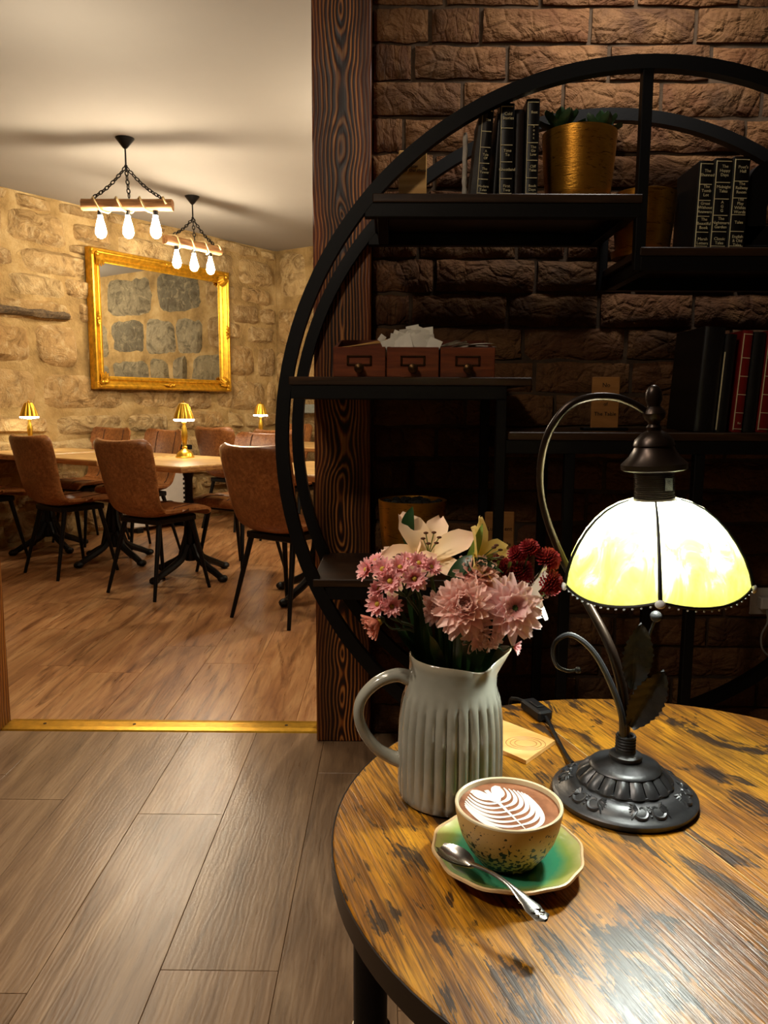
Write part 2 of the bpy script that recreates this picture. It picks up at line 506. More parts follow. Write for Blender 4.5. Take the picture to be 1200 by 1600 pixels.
# ---- mesh builder
class MB:
    def __init__(s):
        s.v, s.f = [], []
        s.attr = []

    def add(s, vs, fs, at=None):
        o = len(s.v)
        s.v += [tuple(v) for v in vs]
        s.f += [tuple(i + o for i in f) for f in fs]
        s.attr += list(at) if at is not None else [0.5] * len(vs)
        return s

    def box(s, x0, x1, y0, y1, z0, z1):
        vs = [(x, y, z) for z in (z0, z1) for y in (y0, y1) for x in (x0, x1)]
        return s.add(vs, [(0, 2, 3, 1), (4, 5, 7, 6), (0, 1, 5, 4), (2, 6, 7, 3), (0, 4, 6, 2), (1, 3, 7, 5)])

    def bbox(s, x0, x1, y0, y1, z0, z1, b=0.004):
        # box with chamfered edges
        vs, idx = [], {}
        X, Y, Z = (x0, x1), (y0, y1), (z0, z1)
        for i in (0, 1):
            for j in (0, 1):
                for k in (0, 1):
                    sx, sy, sz = (1 - 2 * i) * b, (1 - 2 * j) * b, (1 - 2 * k) * b
                    p = (X[i], Y[j], Z[k])
                    for a, q in enumerate(((p[0], p[1] + sy, p[2] + sz), (p[0] + sx, p[1], p[2] + sz), (p[0] + sx, p[1] + sy, p[2]))):
                        idx[(i, j, k, a)] = len(vs)
                        vs.append(q)
        fs = []
        for i in (0, 1):
            fs.append([idx[(i, j, k, 0)] for j, k in ((0, 0), (0, 1), (1, 1), (1, 0))])
            fs.append([idx[(j, i, k, 1)] for j, k in ((0, 0), (1, 0), (1, 1), (0, 1))])
            fs.append([idx[(j, k, i, 2)] for j, k in ((0, 0), (0, 1), (1, 1), (1, 0))])
        for j in (0, 1):
            for k in (0, 1):
                fs.append([idx[(0, j, k, 1)], idx[(1, j, k, 1)], idx[(1, j, k, 2)], idx[(0, j, k, 2)]])
                fs.append([idx[(j, 0, k, 0)], idx[(j, 1, k, 0)], idx[(j, 1, k, 2)], idx[(j, 0, k, 2)]])
                fs.append([idx[(j, k, 0, 0)], idx[(j, k, 1, 0)], idx[(j, k, 1, 1)], idx[(j, k, 0, 1)]])
        for i in (0, 1):
            for j in (0, 1):
                for k in (0, 1):
                    fs.append([idx[(i, j, k, a)] for a in range(3)])
        return s.add(vs, fs)

    def tube(s, path, rad, seg=8, caps=True, closed=False, squash=1.0):
        path = [Vector(p) for p in path]
        n = len(path)
        rads = rad if isinstance(rad, (list, tuple)) else [rad] * n
        up = None
        rings = []
        for i, p in enumerate(path):
            if closed:
                d = path[(i + 1) % n] - path[i - 1]
            else:
                d = path[min(i + 1, n - 1)] - path[max(i - 1, 0)]
            d = d.normalized() if d.length > 1e-9 else Vector((0, 0, 1))
            if up is None:
                up = Vector((0, 0, 1)) if abs(d.z) < 0.9 else Vector((0, 1, 0))
            a = d.cross(up)
            a = a.normalized() if a.length > 1e-6 else d.orthogonal().normalized()
            b = a.cross(d).normalized()
            up = b
            rings.append([p + rads[i] * (cos(2 * pi * k / seg) * a + squash * sin(2 * pi * k / seg) * b) for k in range(seg)])
        vs = [v for r in rings for v in r]
        fs = []
        m = n if closed else n - 1
        for i in range(m):
            j = (i + 1) % n
            for k in range(seg):
                l = (k + 1) % seg
                fs.append((i * seg + k, i * seg + l, j * seg + l, j * seg + k))
        if caps and not closed:
            fs.append(tuple(range(seg))[::-1])
            fs.append(tuple((n - 1) * seg + k for k in range(seg)))
        return s.add(vs, fs)

    def lathe(s, prof, seg=24, c=(0, 0, 0), cap0=True, cap1=True, mod=None):
        vs, fs = [], []
        for i, (r, z) in enumerate(prof):
            for k in range(seg):
                a = 2 * pi * k / seg
                rr = r * (mod(a, i, z) if mod else 1.0)
                vs.append((c[0] + rr * cos(a), c[1] + rr * sin(a), c[2] + z))
        for i in range(len(prof) - 1):
            for k in range(seg):
                l = (k + 1) % seg
                fs.append((i * seg + k, i * seg + l, (i + 1) * seg + l, (i + 1) * seg + k))
        if cap0:
            fs.append(tuple(range(seg))[::-1])
        if cap1:
            fs.append(tuple((len(prof) - 1) * seg + k for k in range(seg)))
        return s.add(vs, fs)

    def ball(s, c, r, seg=10, rings=6, sc=(1, 1, 1)):
        prof = [(max(1e-4, r * sin(pi * i / rings)), -r * cos(pi * i / rings)) for i in range(rings + 1)]
        o = len(s.v)
        s.lathe(prof, seg)
        for i in range(o, len(s.v)):
            v = s.v[i]
            s.v[i] = (c[0] + v[0] * sc[0], c[1] + v[1] * sc[1], c[2] + v[2] * sc[2])
        return s

    def grid(s, pts, at=None):
        nu, nv = len(pts), len(pts[0])
        vs = [p for r in pts for p in r]
        fs = [(i * nv + j, i * nv + j + 1, (i + 1) * nv + j + 1, (i + 1) * nv + j) for i in range(nu - 1) for j in range(nv - 1)]
        return s.add(vs, fs, at)

    def prism(s, poly, z0, z1):
        n = len(poly)
        vs = [(x, y, z0) for x, y in poly] + [(x, y, z1) for x, y in poly]
        fs = [tuple(range(n))[::-1], tuple(range(n, 2 * n))] + [(i, (i + 1) % n, n + (i + 1) % n, n + i) for i in range(n)]
        return s.add(vs, fs)

    def xf(s, mat, start=0):
        for i in range(start, len(s.v)):
            s.v[i] = tuple(mat @ Vector(s.v[i]))
        return s

    def mesh(s, name, smooth=True, angle=40):
        me = bpy.data.meshes.new(name)
        me.from_pydata(s.v, [], s.f)
        if smooth:
            me.polygons.foreach_set('use_smooth', [True] * len(me.polygons))
            try:
                me.set_sharp_from_angle(angle=radians(angle))
            except Exception:
                pass
        if any(a != 0.5 for a in s.attr):
            at = me.attributes.new('petal_t', 'FLOAT', 'POINT')
            at.data.foreach_set('value', s.attr)
        me.update()
        return me

    def build(s, name, mat, parent=None, smooth=True, angle=40, loc=None, fix=True):
        me = s.mesh(name, smooth, angle)
        me.materials.append(M[mat] if isinstance(mat, str) else mat)
        if fix:
            import bmesh
            bm = bmesh.new()
            bm.from_mesh(me)
            bmesh.ops.recalc_face_normals(bm, faces=bm.faces)
            bm.to_mesh(me)
            bm.free()
        return link(name, me, parent, loc)


def link(name, me, parent=None, loc=None):
    o = bpy.data.objects.new(name, me)
    COL.objects.link(o)
    if parent is not None:
        o.parent = parent
    if loc is not None:
        o.location = loc
    return o


def tag(o, label=None, cat=None, group=None, kind=None):
    if label:
        o['label'] = label
    if cat:
        o['category'] = cat
    if group:
        o['group'] = group
    if kind:
        o['kind'] = kind
    return o


def thing(name, label, cat, loc=(0, 0, 0), rz=0.0, group=None):
    o = bpy.data.objects.new(name, None)
    COL.objects.link(o)
    o.empty_display_size = 0.05
    o.location = loc
    o.rotation_euler = (0, 0, rz)
    return tag(o, label, cat, group)


def copy_tree(o, parent=None):
    c = o.copy()
    COL.objects.link(c)
    if parent is not None:
        c.parent = parent
    for ch in list(o.children):
        copy_tree(ch, c)
    return c


def text(body, size, loc, rot, mat, parent, name='lettering', extrude=0.0004, align='CENTER', spacing=1.0):
    cu = bpy.data.curves.new(name, 'FONT')
    cu.body = body
    cu.size = size
    cu.align_x = align
    cu.align_y = 'CENTER'
    cu.extrude = extrude
    cu.space_line = spacing
    cu.resolution_u = 2
    cu.materials.append(M[mat])
    tmp = bpy.data.objects.new(name, cu)
    COL.objects.link(tmp)
    me = bpy.data.meshes.new_from_object(tmp.evaluated_get(bpy.context.evaluated_depsgraph_get()))
    bpy.data.objects.remove(tmp)
    me.materials.clear()
    me.materials.append(M[mat])
    o = link(name, me, parent, loc)
    o.rotation_euler = rot
    o['kind'] = 'stuff'
    return o


def smoothstep(a, b, x):
    t = max(0.0, min(1.0, (x - a) / (b - a)))
    return t * t * (3 - 2 * t)


def catmull(pts, n=8):
    P = [Vector(p) for p in pts]
    P = [2 * P[0] - P[1]] + P + [2 * P[-1] - P[-2]]
    out = []
    for i in range(1, len(P) - 2):
        for k in range(n):
            t = k / n
            a, b, c, d = P[i - 1], P[i], P[i + 1], P[i + 2]
            out.append(0.5 * ((2 * b) + (c - a) * t + (2 * a - 5 * b + 4 * c - d) * t * t + (3 * b - a - 3 * c + d) * t ** 3))
    out.append(P[-2])
    return out


# ================================================================== SETTING
CEIL = 2.55
TX, TY = 0.5696, 0.8219              # direction along the stone wall
A0 = Vector((-1.147, 7.92, 0))       # far corner of the stone room
T3 = Vector((TX, TY, 0))
N3 = Vector((TY, -TX, 0))

# ---- floor and planks
floor = tag(MB().box(-3.9, 2.4, -1.6, 8.1, -0.06, -0.006).build('floor', 'subfloor', smooth=False), kind='structure')


def plank(x0, x1, y0, y1, mat):
    mb = MB()
    cx, cy = (x0 + x1) / 2, (y0 + y1) / 2
    mb.bbox(x0 + 0.0004 - cx, x1 - 0.0004 - cx, y0 + 0.0004 - cy, y1 - 0.0004 - cy, -0.0062, 0.0, 0.0009)
    return mb.build('plank', mat, floor, smooth=False, loc=(cx, cy, 0), fix=True)


PW = 0.2217
knownj = {-1: 1.313, -2: 1.867, -3: 1.2513, -4: 1.9355, 0: 2.098}
for i in range(-8, 9):
    x0 = -0.203 + i * PW
    j = knownj.get(i, 0.7 + random.random() * 1.2)
    ys = [j + k * 1.285 for k in range(-3, 3)]
    ys = [-0.55] + [y for y in ys if -0.4 < y < 2.25] + [2.372]
    for a, b in zip(ys[:-1], ys[1:]):
        plank(x0, x0 + PW, a, b, 'floor_front')


def in_back(x, y):
    p = Vector((x, y, 0)) - A0
    return p.dot(N3) > -0.1 and p.dot(T3) < 0.1 and -3.9 < x < 2.3


for i in range(-17, 12):
    x0 = -0.31 + i * PW
    off = random.random() * 1.28
    y = 2.455 - off
    while y < 8.0:
        a, b = max(2.455, y), y + 1.285
        if b - a > 0.05 and (in_back(x0 + 0.1, a + 0.1) or in_back(x0 + 0.1, min(b, 8)) or in_back(x0 + 0.1, (a + b) / 2)):
            plank(x0, x0 + PW, a, b, 'floor_back')
        y += 1.285

# ---- ceiling
tag(MB().box(-3.9, 2.4, -1.6, 8.1, CEIL, CEIL + 0.08).build('ceiling', 'ceiling', smooth=False), kind='structure')

# ---- partition with brick facing
wp = tag(MB().box(-0.058, 2.0, 2.374, 2.50, 0, CEIL).box(-2.4, -1.40, 2.36, 2.50, 0, CEIL).box(-1.40, -0.058, 2.36, 2.46, 2.36, CEIL).build('wall_front', 'mortar', smooth=False), kind='structure')


def brick_mesh(k):
    rs = random.Random(100 + k)
    L, H, D = 1.0, 0.088, 0.034
    nu, nv = 13, 6
    mb = MB()
    off = Vector((rs.random() * 50, rs.random() * 50, 0))
    pts = []
    for i in range(nu):
        row = []
        for j in range(nv):
            u, v = i / (nu - 1), j / (nv - 1)
            x, z = (u - 0.5) * L, (v - 0.5) * H
            p = Vector((x * 0.29, 0, z))
            e = min(u, 1 - u) * 0.29
            g = min(v, 1 - v) * H
            edge = min(1.0, min(e, g) / 0.010)
            nz = noise.noise(p * 22 + off) * 0.006 + noise.noise(p * 55 + off) * 0.003
            y = -D + (1 - edge) * 0.011 - nz * (0.4 + 0.6 * edge)
            wob = noise.noise(Vector((x * 4.5, j * 0.01 + off.x, off.y))) * 0.006
            wobx = noise.noise(Vector((off.x, z * 40, off.y))) * 0.012
            zz = z + (wob if j in (0, nv - 1) else 0) * (1 if j == 0 else -1)
            xx = x + (wobx if i in (0, nu - 1) else 0)
            row.append((xx, y, zz))
        pts.append(row)
    mb.grid(pts)
    # side skirts
    ring = [pts[i][0] for i in range(nu)] + [pts[-1][j] for j in range(1, nv)] + [pts[i][-1] for i in range(nu - 2, -1, -1)] + [pts[0][j] for j in range(nv - 2, 0, -1)]
    n = len(ring)
    vs = ring + [(p[0], 0.004, p[2]) for p in ring]
    mb.add(vs, [(i, (i + 1) % n, n + (i + 1) % n, n + i) for i in range(n)])
    me = mb.mesh('brick', True, 50)
    me.materials.append(M['brick'])
    return me


BR = [brick_mesh(k) for k in range(12)]
z, row = 0.0, 0
while z < CEIL - 0.02:
    ch = 0.0985
    x = -0.075 - random.random() * 0.18
    while x < 1.95:
        L = random.choice((0.29, 0.30, 0.27, 0.31, 0.145 if random.random() < 0.35 else 0.28))
        a, b = max(x, -0.052), x + L - 0.012
        if b - a > 0.04 and z + 0.09 < CEIL:
            o = link('brick', random.choice(BR), wp)
            o.location = ((a + b) / 2, 2.392 + random.uniform(-0.004, 0.005), z + 0.05)
            o.scale = ((b - a) * random.choice((1, -1)), 1, random.uniform(0.95, 1.03))
            o.rotation_euler = (0, random.uniform(-0.008, 0.008), random.uniform(-0.01, 0.01))
        x += L
    z += ch
    row += 1

# ---- other walls of the front room (out of the frame)
tag(MB().box(-2.4, -2.3, -1.6, 2.36, 0, CEIL).build('wall_front_left', 'plaster', smooth=False), kind='structure')
tag(MB().box(1.95, 2.05, -1.6, 2.38, 0, CEIL).build('wall_front_right', 'plaster', smooth=False), kind='structure')
tag(MB().box(-2.4, 2.05, -1.7, -1.6, 0, CEIL).build('wall_rear', 'plaster', smooth=False), kind='structure')


# ---- stone walls
def stone_wall(name, origin, du, dn, length, seed, cut=None, big=1.0):
    """origin: floor corner, du: direction along, dn: normal into the room"""
    rs = random.Random(seed)
    nu, nv = int(length / 0.09), 28
    pts = []
    for i in range(nu + 1):
        r = []
        for j in range(nv + 1):
            s, z = length * i / nu, CEIL * j / nv
            h = noise.noise(Vector((s * 3 + seed, z * 3, 0))) * 0.012 + noise.noise(Vector((s * 9 + seed, z * 9, 4))) * 0.007 - 0.016
            r.append(origin + du * s + dn * h + Vector((0, 0, z)))
        pts.append(r)
    mb = MB().grid(pts)
    e = [origin, origin + du * length, origin + du * length - dn * 0.15, origin - dn * 0.15]
    mb.add([p for p in e] + [p + Vector((0, 0, CEIL)) for p in e], [(1, 2, 6, 5), (2, 3, 7, 6), (3, 0, 4, 7)])
    w = tag(mb.build(name, 'smort', smooth=True, angle=60), kind='structure')
    z = 0.0
    cells = []
    while z < CEIL - 0.05:
        h = rs.choice((0.14, 0.18, 0.22, 0.26, 0.33)) * big
        if CEIL - z - h < 0.1:
            h = CEIL - z
        s = -rs.random() * 0.3
        while s < length:
            l = rs.uniform(0.18, 0.62) * (0.8 + h * 1.6)
            if h > 0.19 and rs.random() < 0.38 and l < 0.42:
                k = rs.uniform(0.35, 0.65)
                cells.append((s, s + l, z, z + h * k))
                cells.append((s, s + l, z + h * k, z + h))
            else:
                cells.append((s, s + l, z, z + h))
            s += l
        z += h
    for (s0, s1, z0, z1) in cells:
        s0, s1 = max(s0, 0.0), min(s1, length)
        if s1 - s0 < 0.06:
            continue
        if cut and cut(s0, s1, z0, z1):
            continue
        jit = 0.034 * (1.7 if big > 1.2 else 1.0)
        g = 0.004
        c = [[s0 + g, z0 + g], [s1 - g, z0 + g], [s1 - g, z1 - g], [s0 + g, z1 - g]]
        for q in c:
            q[0] += rs.uniform(-jit, jit) * 0.8
            q[1] += rs.uniform(-jit, jit) * 0.7
            q[1] = min(max(q[1], 0.0), CEIL - 0.002)
            q[0] = min(max(q[0], 0.0), length)
        prot = rs.uniform(0.004, 0.026)
        tilt = (rs.uniform(-0.03, 0.03), rs.uniform(-0.03, 0.03))
        nu, nv = 8, 6
        so, zo = (s0 + s1) / 2, (z0 + z1) / 2
        ctr = origin + du * so + Vector((0, 0, zo))
        off = Vector((rs.random() * 90, rs.random() * 90, rs.random() * 90))
        pts = []
        for i in range(nu):
            r = []
            for j in range(nv):
                u, v = i / (nu - 1) * 2 - 1, j / (nv - 1) * 2 - 1
                # pull the corners in (rounded outline)
                k = 1 - 0.10 * (abs(u) ** 4) * (abs(v) ** 4) * 1.6
                uu, vv = u * k, v * k
                a, b = (uu + 1) / 2, (vv + 1) / 2
                ps = (1 - a) * (1 - b) * c[0][0] + a * (1 - b) * c[1][0] + a * b * c[2][0] + (1 - a) * b * c[3][0]
                pz = (1 - a) * (1 - b) * c[0][1] + a * (1 - b) * c[1][1] + a * b * c[2][1] + (1 - a) * b * c[3][1]
                q = Vector((ps, pz, 0))
                nz = noise.noise(q * 7 + off)
                n2 = noise.noise(q * 16 + off)
                edge = max(abs(u), abs(v))
                if edge > 0.99:
                    h = -0.035
                    ps += nz * 0.012
                    pz += n2 * 0.012
                else:
                    h = prot * (1 - 0.5 * edge ** 3) + nz * 0.022 + n2 * 0.011 + tilt[0] * u * 0.4 + tilt[1] * v * 0.4
                r.append(origin + du * ps + Vector((0, 0, min(max(pz, 0.0), CEIL - 0.002))) + dn * h - ctr)
            pts.append(r)
        MB().grid(pts).build('stone', 'stone_grey' if big > 1.2 and s0 > 0.55 else 'stone', w, True, 50, loc=ctr, fix=False)
    return w


# dark timber lintel set into the wall
wm = stone_wall('wall_left', A0 - T3 * 4.6, T3, N3, 4.6, 11)
ww = stone_wall('wall_back', A0.copy(), N3, -T3, 4.0, 23, None, 1.35)
lt = MB()
_pts = []
for i in range(15):
    r = []
    for j in range(7):
        a = 2 * pi * j / 6
        s = -2.98 + 0.66 * i / 14
        rr = 0.030 + noise.noise(Vector((i * 0.5, j * 0.9, 2))) * 0.010
        if i in (0, 14):
            rr *= 0.8
        r.append(A0 + T3 * s + N3 * (0.035 + rr * 1.1 * cos(a)) + Vector((0, 0, 1.705 - 0.006 * i / 14 + rr * sin(a))))
    _pts.append(r)
lt.grid(_pts)
lt.add([_pts[-1][j] for j in range(6)], [tuple(range(6))])
lt.build('timber', 'oldwood', wm)
# plaster walls closing the stone room out of sight
B0 = A0 - T3 * 4.6
tag(MB().box(-3.95, -3.80, 2.36, B0.y + 0.1, 0, CEIL).build('wall_west', 'plaster', smooth=False), kind='structure')
C0 = A0 + N3 * 4.0
tag(MB().box(C0.x - 0.05, C0.x + 0.1, 2.36, C0.y + 0.1, 0, CEIL).build('wall_east', 'plaster', smooth=False), kind='structure')

# ---- door timbers and threshold
tag(MB().bbox(-0.225, -0.058, 2.308, 2.47, 0, CEIL, 0.004).build('trim_1', 'char', smooth=False, loc=(0, 0, 0)), 'scorched dark timber door post beside the brick wall', kind='structure')
tag(MB().bbox(-1.42, -1.2526, 2.308, 2.4397, 0, CEIL, 0.004).build('trim_2', 'jamb', smooth=False), 'honey coloured timber door jamb', kind='structure')
th = MB()
_pr = [(2.368, 0.0), (2.374, 0.004), (2.395, 0.0062), (2.435, 0.0062), (2.456, 0.004), (2.462, 0.0)]
th.grid([[(-1.2526, y, z) for y, z in _pr], [(-0.2255, y, z) for y, z in _pr]])
th.add([(-1.2526, y, z) for y, z in _pr] + [(-0.2255, y, z) for y, z in _pr], [(0, 1, 2, 3, 4, 5), (11, 10, 9, 8, 7, 6), (0, 5, 11, 6)])
tr = tag(th.build('trim_3', 'brass', smooth=False), 'brass threshold strip across the doorway', kind='structure')
for x in (-1.13, -0.835, -0.335):
    MB().lathe([(0.0055, 0), (0.0055, 0.0012), (0.003, 0.0016)], 10, (x, 2.415, 0.006)).build('screw', 'screw', tr)
# grey painted ledge on the far stone wall
e0 = A0 + N3 * 0.34 - T3 * 0.01
tl = MB().bbox(0, 1.3, -0.13, 0.0, -0.055, 0.03, 0.006).xf(Matrix.Translation(e0 + Vector((0, 0, 1.02))) @ Matrix.Rotation(atan2(N3.y, N3.x), 4, 'Z'))
tag(tl.build('trim_4', 'greyledge', smooth=False), 'grey painted ledge on the far stone wall', kind='structure')


# ================================================================== STONE ROOM THINGS
def wall_pt(s, z, d=0.0):
    return A0 + T3 * s + N3 * d + Vector((0, 0, z))


# ---- gilt mirror
ms0, ms1, mz0, mz1, fw = -2.142, -0.698, 1.163, 2.243, 0.103
RZ_W = atan2(TY, TX)
mr = thing('gilt_mirror', 'large rectangular mirror in an ornate gilt frame on the stone wall', 'mirror', wall_pt((ms0 + ms1) / 2, (mz0 + mz1) / 2, 0.055), RZ_W)
# local: x along the wall, y = away from room (normal is -y), z up
hw, hh = (ms1 - ms0) / 2, (mz1 - mz0) / 2
prof = [(0.0, 0.045), (0.0, -0.012), (0.010, -0.028), (0.022, -0.030), (0.028, -0.022), (0.036, -0.020), (0.052, -0.004), (0.066, 0.006), (0.072, -0.002), (0.080, -0.005), (0.086, 0.002), (0.094, 0.010), (0.103, 0.012), (0.103, 0.030)]
for (sx, sz, hor) in ((1, 1, True), (1, -1, True), (1, 1, False), (-1, 1, False)):
    mb = MB()
    a, b = [], []
    for d, y in prof:
        if hor:
            a.append((-(hw - d), y, sz * (hh - d)))
            b.append(((hw - d), y, sz * (hh - d)))
        else:
            a.append((sx * (hw - d), y, -(hh - d)))
            b.append((sx * (hw - d), y, (hh - d)))
    mb.grid([a, b])
    mb.build('frame_side', 'gold', mr, True, 25)
for sx in (-1, 1):
    for sz in (-1, 1):
        mb = MB()
        for k in range(7):
            ang = k / 6 * pi / 2
            ln = 0.075 + 0.03 * sin(2 * ang)
            cx, cz = hw - 0.055, hh - 0.055
            px, pz = cx - cos(ang) * ln * 0.9, cz - sin(ang) * ln * 0.9
            mb.tube([(sx * cx, -0.022, sz * cz), (sx * (cx + px) / 2, -0.036, sz * (cz + pz) / 2), (sx * px, -0.014, sz * pz)], [0.013, 0.016, 0.006], 6)
        for k in range(5):
            ang = k / 4 * pi / 2
            mb.ball((sx * (hw - 0.05 + 0.03 * cos(ang)), -0.022, sz * (hh - 0.05 + 0.03 * sin(ang))), 0.015, 7, 4)
        mb.ball((sx * (hw - 0.052), -0.034, sz * (hh - 0.052)), 0.020, 8, 5)
        mb.build('corner_ornament', 'gold', mr)
for sx, sz in ((0, 1), (0, -1), (1, 0), (-1, 0)):
    mb = MB()
    cx, cz = sx * (hw - 0.035), sz * (hh - 0.035)
    for k in range(5):
        a = (k - 2) / 2
        dx, dz = (a * 0.06, -sz * 0.022 * (1 - abs(a) * 0.5)) if sz else (-sx * 0.022 * (1 - abs(a) * 0.5), a * 0.06)
        mb.tube([(cx, -0.026, cz), (cx + dx * 0.6, -0.036, cz + dz * 0.7), (cx + dx, -0.02, cz + dz)], [0.008, 0.011, 0.005], 6)
    mb.ball((cx, -0.03, cz), 0.014, 8, 5)
    mb.build('centre_ornament', 'gold', mr)
MB().box(-(hw - fw + 0.006), hw - fw + 0.006, 0.018, 0.026, -(hh - fw + 0.006), hh - fw + 0.006).build('mirror_glass', 'mirror', mr, smooth=False)
MB().box(-hw + 0.01, hw - 0.01, 0.030, 0.044, -hh + 0.01, hh - 0.01).build('backing_board', 'oldwood', mr, smooth=False)


# ---- pendant beam lights
def chain(mb, p, q, sag=0.0, r=0.0035, link_l=0.030):
    p, q = Vector(p), Vector(q)
    n = max(3, int((q - p).length / (link_l * 0.72)))
    d = (q - p).normalized()
    s1 = d.orthogonal().normalized()
    s2 = d.cross(s1)
    for i in range(n):
        c = p.lerp(q, (i + 0.5) / n) - Vector((0, 0, sag * sin(pi * (i + 0.5) / n)))
        w = s1 if i % 2 else s2
        path = [c + d * (link_l * 0.5 * cos(2 * pi * k / 10)) + w * (0.009 * sin(2 * pi * k / 10)) for k in range(10)]
        mb.tube(path, r, 5, closed=True)


def bulb_profile():
    return [(0.0135, 0.0), (0.0135, -0.012), (0.016, -0.022), (0.0225, -0.048), (0.0295, -0.075), (0.0318, -0.092), (0.0295, -0.108), (0.0205, -0.122), (0.008, -0.129), (0.001, -0.130)]


def pendant(label, loc, rz, drop, yaw_flip=1):
    t = thing('beam_pendant', label, 'light', loc, rz, 'wooden beam pendant lights')
    MB().lathe([(0.004, -0.060), (0.014, -0.052), (0.034, -0.026), (0.052, -0.004), (0.054, 0.0)], 16).build('canopy', 'black', t)
    MB().tube([(0, 0, -0.055), (0, 0, -0.150)], 0.005, 8).ball((0, 0, -0.152), 0.010).build('drop_rod', 'black', t)
    zt = -drop
    for sx in (-1, 1):
        mb = MB()
        chain(mb, (0, 0, -0.155), (sx * 0.195, 0, zt + 0.012), 0.018 * 1)
        mb.ball((sx * 0.195, 0, zt + 0.006), 0.010, 8, 5)
        mb.build('chain', 'iron', t)
    mb = MB()
    chain(mb, (0, 0, -0.155), (0.012, 0, zt + 0.01), 0.0)
    mb.build('chain', 'iron', t)
    # timber beam, a little uneven
    pts = []
    for i in range(13):
        x = -0.262 + 0.524 * i / 12
        r = []
        for k in range(13):
            a = 2 * pi * k / 12
            ca, sa = cos(a), sin(a)
            sq = 1 / max(abs(ca), abs(sa))
            rr = 0.030 * min(sq, 1.22) * (1 + 0.06 * noise.noise(Vector((x * 14 + loc[0], ca * 2, sa * 2))))
            r.append((x, ca * rr, zt - 0.030 + sa * rr))
        pts.append(r)
    mb = MB().grid(pts)
    mb.add([pts[0][k] for k in range(12)], [tuple(range(12))])
    mb.add([pts[-1][k] for k in range(12)], [tuple(range(12))[::-1]])
    mb.build('beam', 'beam', t, True, 50)
    # cream cable wound round the beam
    path = []
    for i in range(120):
        x = -0.235 + 0.47 * i / 119
        a = 2 * pi * 3.5 * i / 119
        ca, sa = cos(a), sin(a)
        rr = 0.0385 * min(1 / max(abs(ca), abs(sa)), 1.2)
        path.append((x, ca * rr, zt - 0.030 + sa * rr))
    MB().tube(path, 0.0055, 6).build('cable_wrap', 'rope', t)
    for x in (-0.160, 0.0, 0.160):
        h = MB().lathe([(0.011, 0.0), (0.015, -0.004), (0.015, -0.030), (0.012, -0.034)], 12, (x, 0, zt - 0.056)).build('bulb_holder', 'iron', t)
        MB().lathe(bulb_profile(), 16, (x, 0, zt - 0.086)).build('bulb', 'bulb', h)
    return t


pendant('wooden beam pendant with three lit bulbs hanging level before the mirror', (-1.524, 4.655, CEIL), 0.0, 0.335)
pendant('smaller looking beam pendant hanging farther back, slanting down before the mirror frame', (-1.455, 5.90, CEIL), atan2(TY, TX), 0.315)


# ---- cast iron pedestal tables
def iron_leg(a):
    mb = MB()
    d = Vector((cos(a), sin(a), 0))
    path = [d * 0.03 + Vector((0, 0, 0.20)), d * 0.07 + Vector((0, 0, 0.125)), d * 0.13 + Vector((0, 0, 0.085)), d * 0.20 + Vector((0, 0, 0.055)), d * 0.255 + Vector((0, 0, 0.030)), d * 0.285 + Vector((0, 0, 0.022))]
    mb.tube(catmull(path, 4), [0.026 - 0.0004 * i for i in range(21)], 8)
    mb.ball(d * 0.275 + Vector((0, 0, 0.022)), 0.033, 10, 6, (1, 1, 0.66))
    mb.ball(d * 0.293 + Vector((0, 0, 0.020)), 0.018, 8, 5)
    # fin rib from leg to column
    q = Vector((-d.y, d.x, 0)) * 0.006
    tri = [d * 0.025 + Vector((0, 0, 0.42)), d * 0.045 + Vector((0, 0, 0.27)), d * 0.10 + Vector((0, 0, 0.125)), d * 0.025 + Vector((0, 0, 0.11))]
    mb.add([p + q for p in tri] + [p - q for p in tri], [(0, 1, 2, 3), (7, 6, 5, 4), (0, 4, 5, 1), (1, 5, 6, 2), (2, 6, 7, 3)])
    return mb


def make_table(w=0.70, d=0.70):
    t = thing('pedestal_table', 'x', 'table', (0, 0, 0), 0, 'pedestal tables in the stone room')
    MB().bbox(-w / 2, w / 2, -d / 2, d / 2, 0.676, 0.712, 0.004).build('tabletop', 'tabletop', t, smooth=False)
    # live edge strip round the slab
    MB().bbox(-w / 2 - 0.002, w / 2 + 0.002, -d / 2 - 0.002, d / 2 + 0.002, 0.680, 0.705, 0.003).build('edge_band', 'tableedge', t, smooth=False)
    MB().bbox(-0.16, 0.16, -0.16, 0.16, 0.660, 0.677, 0.004).build('mounting_plate', 'iron', t, smooth=False)
    MB().lathe([(0.034, 0.10), (0.038, 0.16), (0.028, 0.19), (0.036, 0.22), (0.030, 0.25), (0.027, 0.36), (0.031, 0.44), (0.024, 0.48), (0.024, 0.60), (0.034, 0.635), (0.040, 0.661)], 14).build('column', 'iron', t)
    for k in range(4):
        iron_leg(k * pi / 2).build('pedestal_leg', 'iron', t)
    return t


RT = atan2(-TX, TY)          # turns local +Y onto the wall direction
tab0 = make_table()
TABLES = [
    ((-1.218, 4.652), 'square pedestal table carrying the gold lamp beneath the mirror'),
    ((-1.84, 5.09), 'square pedestal table between the first and second leather chair backs from the doorway jamb'),
    ((-2.45, 5.48), 'square pedestal table against the stone wall with a gold lamp'),
    ((-0.39, 4.167), 'square pedestal table beside the scorched door post, partly behind the round shelf'),
    ((-1.10, 6.88), 'square pedestal table in the far corner with a gold lamp'),
    ((-0.50, 6.45), 'pedestal table at the back beside the door post, beyond the nearer one'),
]
for i, (p, lab) in enumerate(TABLES):
    o = tab0 if i == 0 else copy_tree(tab0)
    o.location = (p[0], p[1], 0)
    o.rotation_euler = (0, 0, RT)
    if i == 2:
        o.scale = (0.86, 1, 1)
    o['label'] = lab


